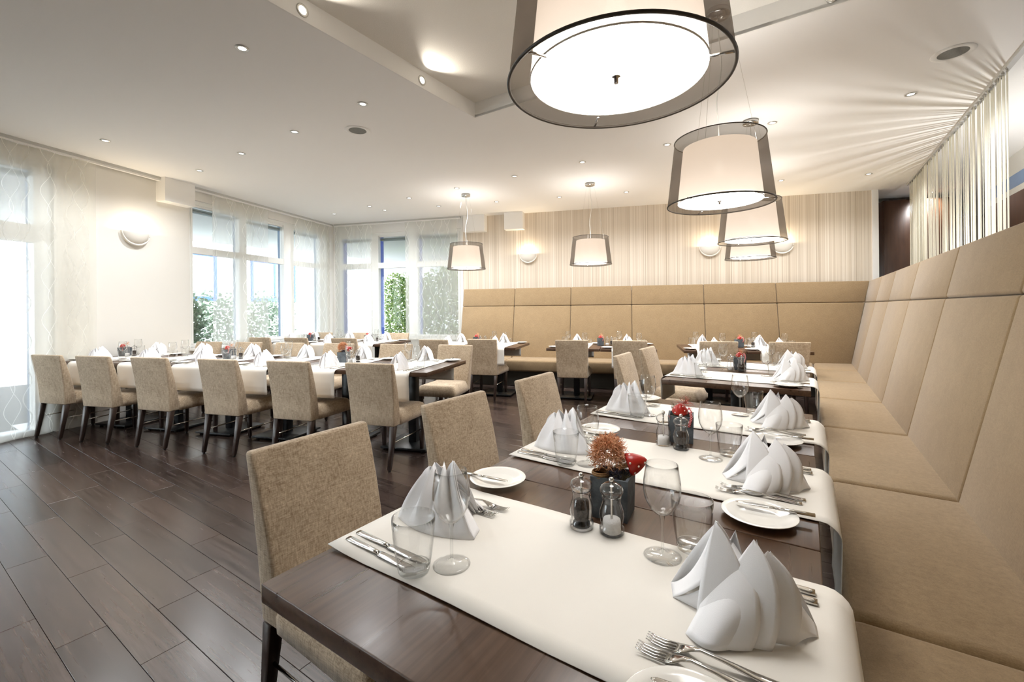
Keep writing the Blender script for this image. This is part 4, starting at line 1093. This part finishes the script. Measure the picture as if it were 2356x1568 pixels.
def make_speaker():
    g = empty('ceiling_speaker')
    MB().lathe([(0.085, -0.004), (0.100, -0.007), (0.118, -0.005), (0.122, -0.002), (0.122, 0.0), (0.085, 0.0)], 48).build('rim', 'white', g, smooth=True)
    MB().lathe([(0.0005, -0.004), (0.085, -0.003), (0.085, -0.0005), (0.0005, -0.0005)], 48).build('grille', 'grille', g)
    return g
place('speaker', make_speaker, (*p1(-3.72, 2.84).xy, HC - 0.0005), 0, 'round grey ceiling speaker beside the sunk field corner', 'speaker', 'ceiling speakers')
place('speaker', make_speaker, (*p1(0.888, 4.377).xy, HC - 0.0005), 0, 'round grey ceiling speaker next to the strand curtain', 'speaker', 'ceiling speakers')

# ------------------------------------------------------------------ wall lamps
def make_sconce():
    g = empty('wall_lamp'); a, b, h = 0.165, 0.095, 0.165
    m = MB()
    m.grid(lambda u, v: (a * math.cos(math.pi * u) * math.cos(v * math.pi / 2), -b * math.sin(math.pi * u) * math.cos(v * math.pi / 2) - 0.002, -h * math.sin(v * math.pi / 2)), 28, 12)
    o = m.build('bowl', 'plaster', g, smooth=True); s = o.modifiers.new('thickness', 'SOLIDIFY'); s.thickness = 0.006; s.offset = -1
    MB().tube([((a + 0.002) * math.cos(t), -0.035, -(h + 0.002) * math.sin(t)) for t in [math.pi * k / 24 for k in range(25)]], [0.004 + 0.010 * math.sin(math.pi * k / 24) for k in range(25)], 8).build('rim_band', 'plaster', g, smooth=True)
    MB().lathe([(0.001, -0.06), (0.012, -0.055), (0.02, -0.04), (0.012, -0.02), (0.001, -0.018)], 14, (0, -0.045)).build('bulb', 'bulb', g, smooth=True)
    lamp('wall_lamp_light', 'POINT', (0, -0.05, 0.0), SCONCE_W, (1.0, 0.82, 0.58), g, 0.03)
    return g
for p, rz, lab in ((p2(EW - 0.0, 4.22, 2.33), RZL, 'white half-bowl wall lamp on the bare wall between curtains'), (p2(-1.85, DW - 0.001, 2.33), -T2, 'white half-bowl wall lamp on the striped wall below the boxed beam'),
                   (p2(1.31, DW - 0.001, 2.33), -T2, 'white half-bowl wall lamp left of the stacked pendants'), (p2(2.40, DW - 0.001, 2.33), -T2, 'white half-bowl wall lamp right of the stacked pendants')):
    place('sconce', make_sconce, p, rz, lab, 'wall lamp', 'half-bowl wall lamps')

# ------------------------------------------------------------------ beyond the strand curtain
cb = empty('tall_cabinet', p2(4.04, 8.62), -T2)
link('body', rbox(0, 0.95, 0.02, 0.50, 0, 3.02, 0.004, 1, 'body', 'cabinet'), cb)
for k in range(2): link('door', rbox(0.004 + 0.475 * k, 0.471 + 0.475 * k, 0.0, 0.019, 0.08, 3.00, 0.003, 1, 'door', 'cabinet'), cb)
tag(cb, 'tall dark brown cabinet past the end of the striped wall', 'cabinet')
fl = empty('floor_lamp', p1(1.78, 6.05))
MB().lathe([(0.001, 0.0), (0.15, 0.0), (0.15, 0.015), (0.02, 0.03), (0.001, 0.03)], 28).build('base', 'chrome', fl, smooth=True)
MB().tube([(0, 0, 0.03), (0, 0, 1.46)], 0.012, 10).build('pole', 'chrome', fl, smooth=True)
o = MB().lathe([(0.012, 1.46), (0.08, 1.48), (0.14, 1.52), (0.17, 1.57)], 28).build('bowl', 'plaster', fl, smooth=True); o.modifiers.new('thickness', 'SOLIDIFY').thickness = 0.004
MB().lathe([(0.001, 1.49), (0.02, 1.50), (0.028, 1.53), (0.02, 1.56), (0.001, 1.57)], 14).build('bulb', 'bulb', fl, smooth=True)
lamp('floor_lamp_light', 'POINT', (0, 0, 1.62), 26.0, (1.0, 0.98, 0.96), fl, 0.05)
tag(fl, 'bowl uplighter glowing behind the strand curtain', 'floor lamp')
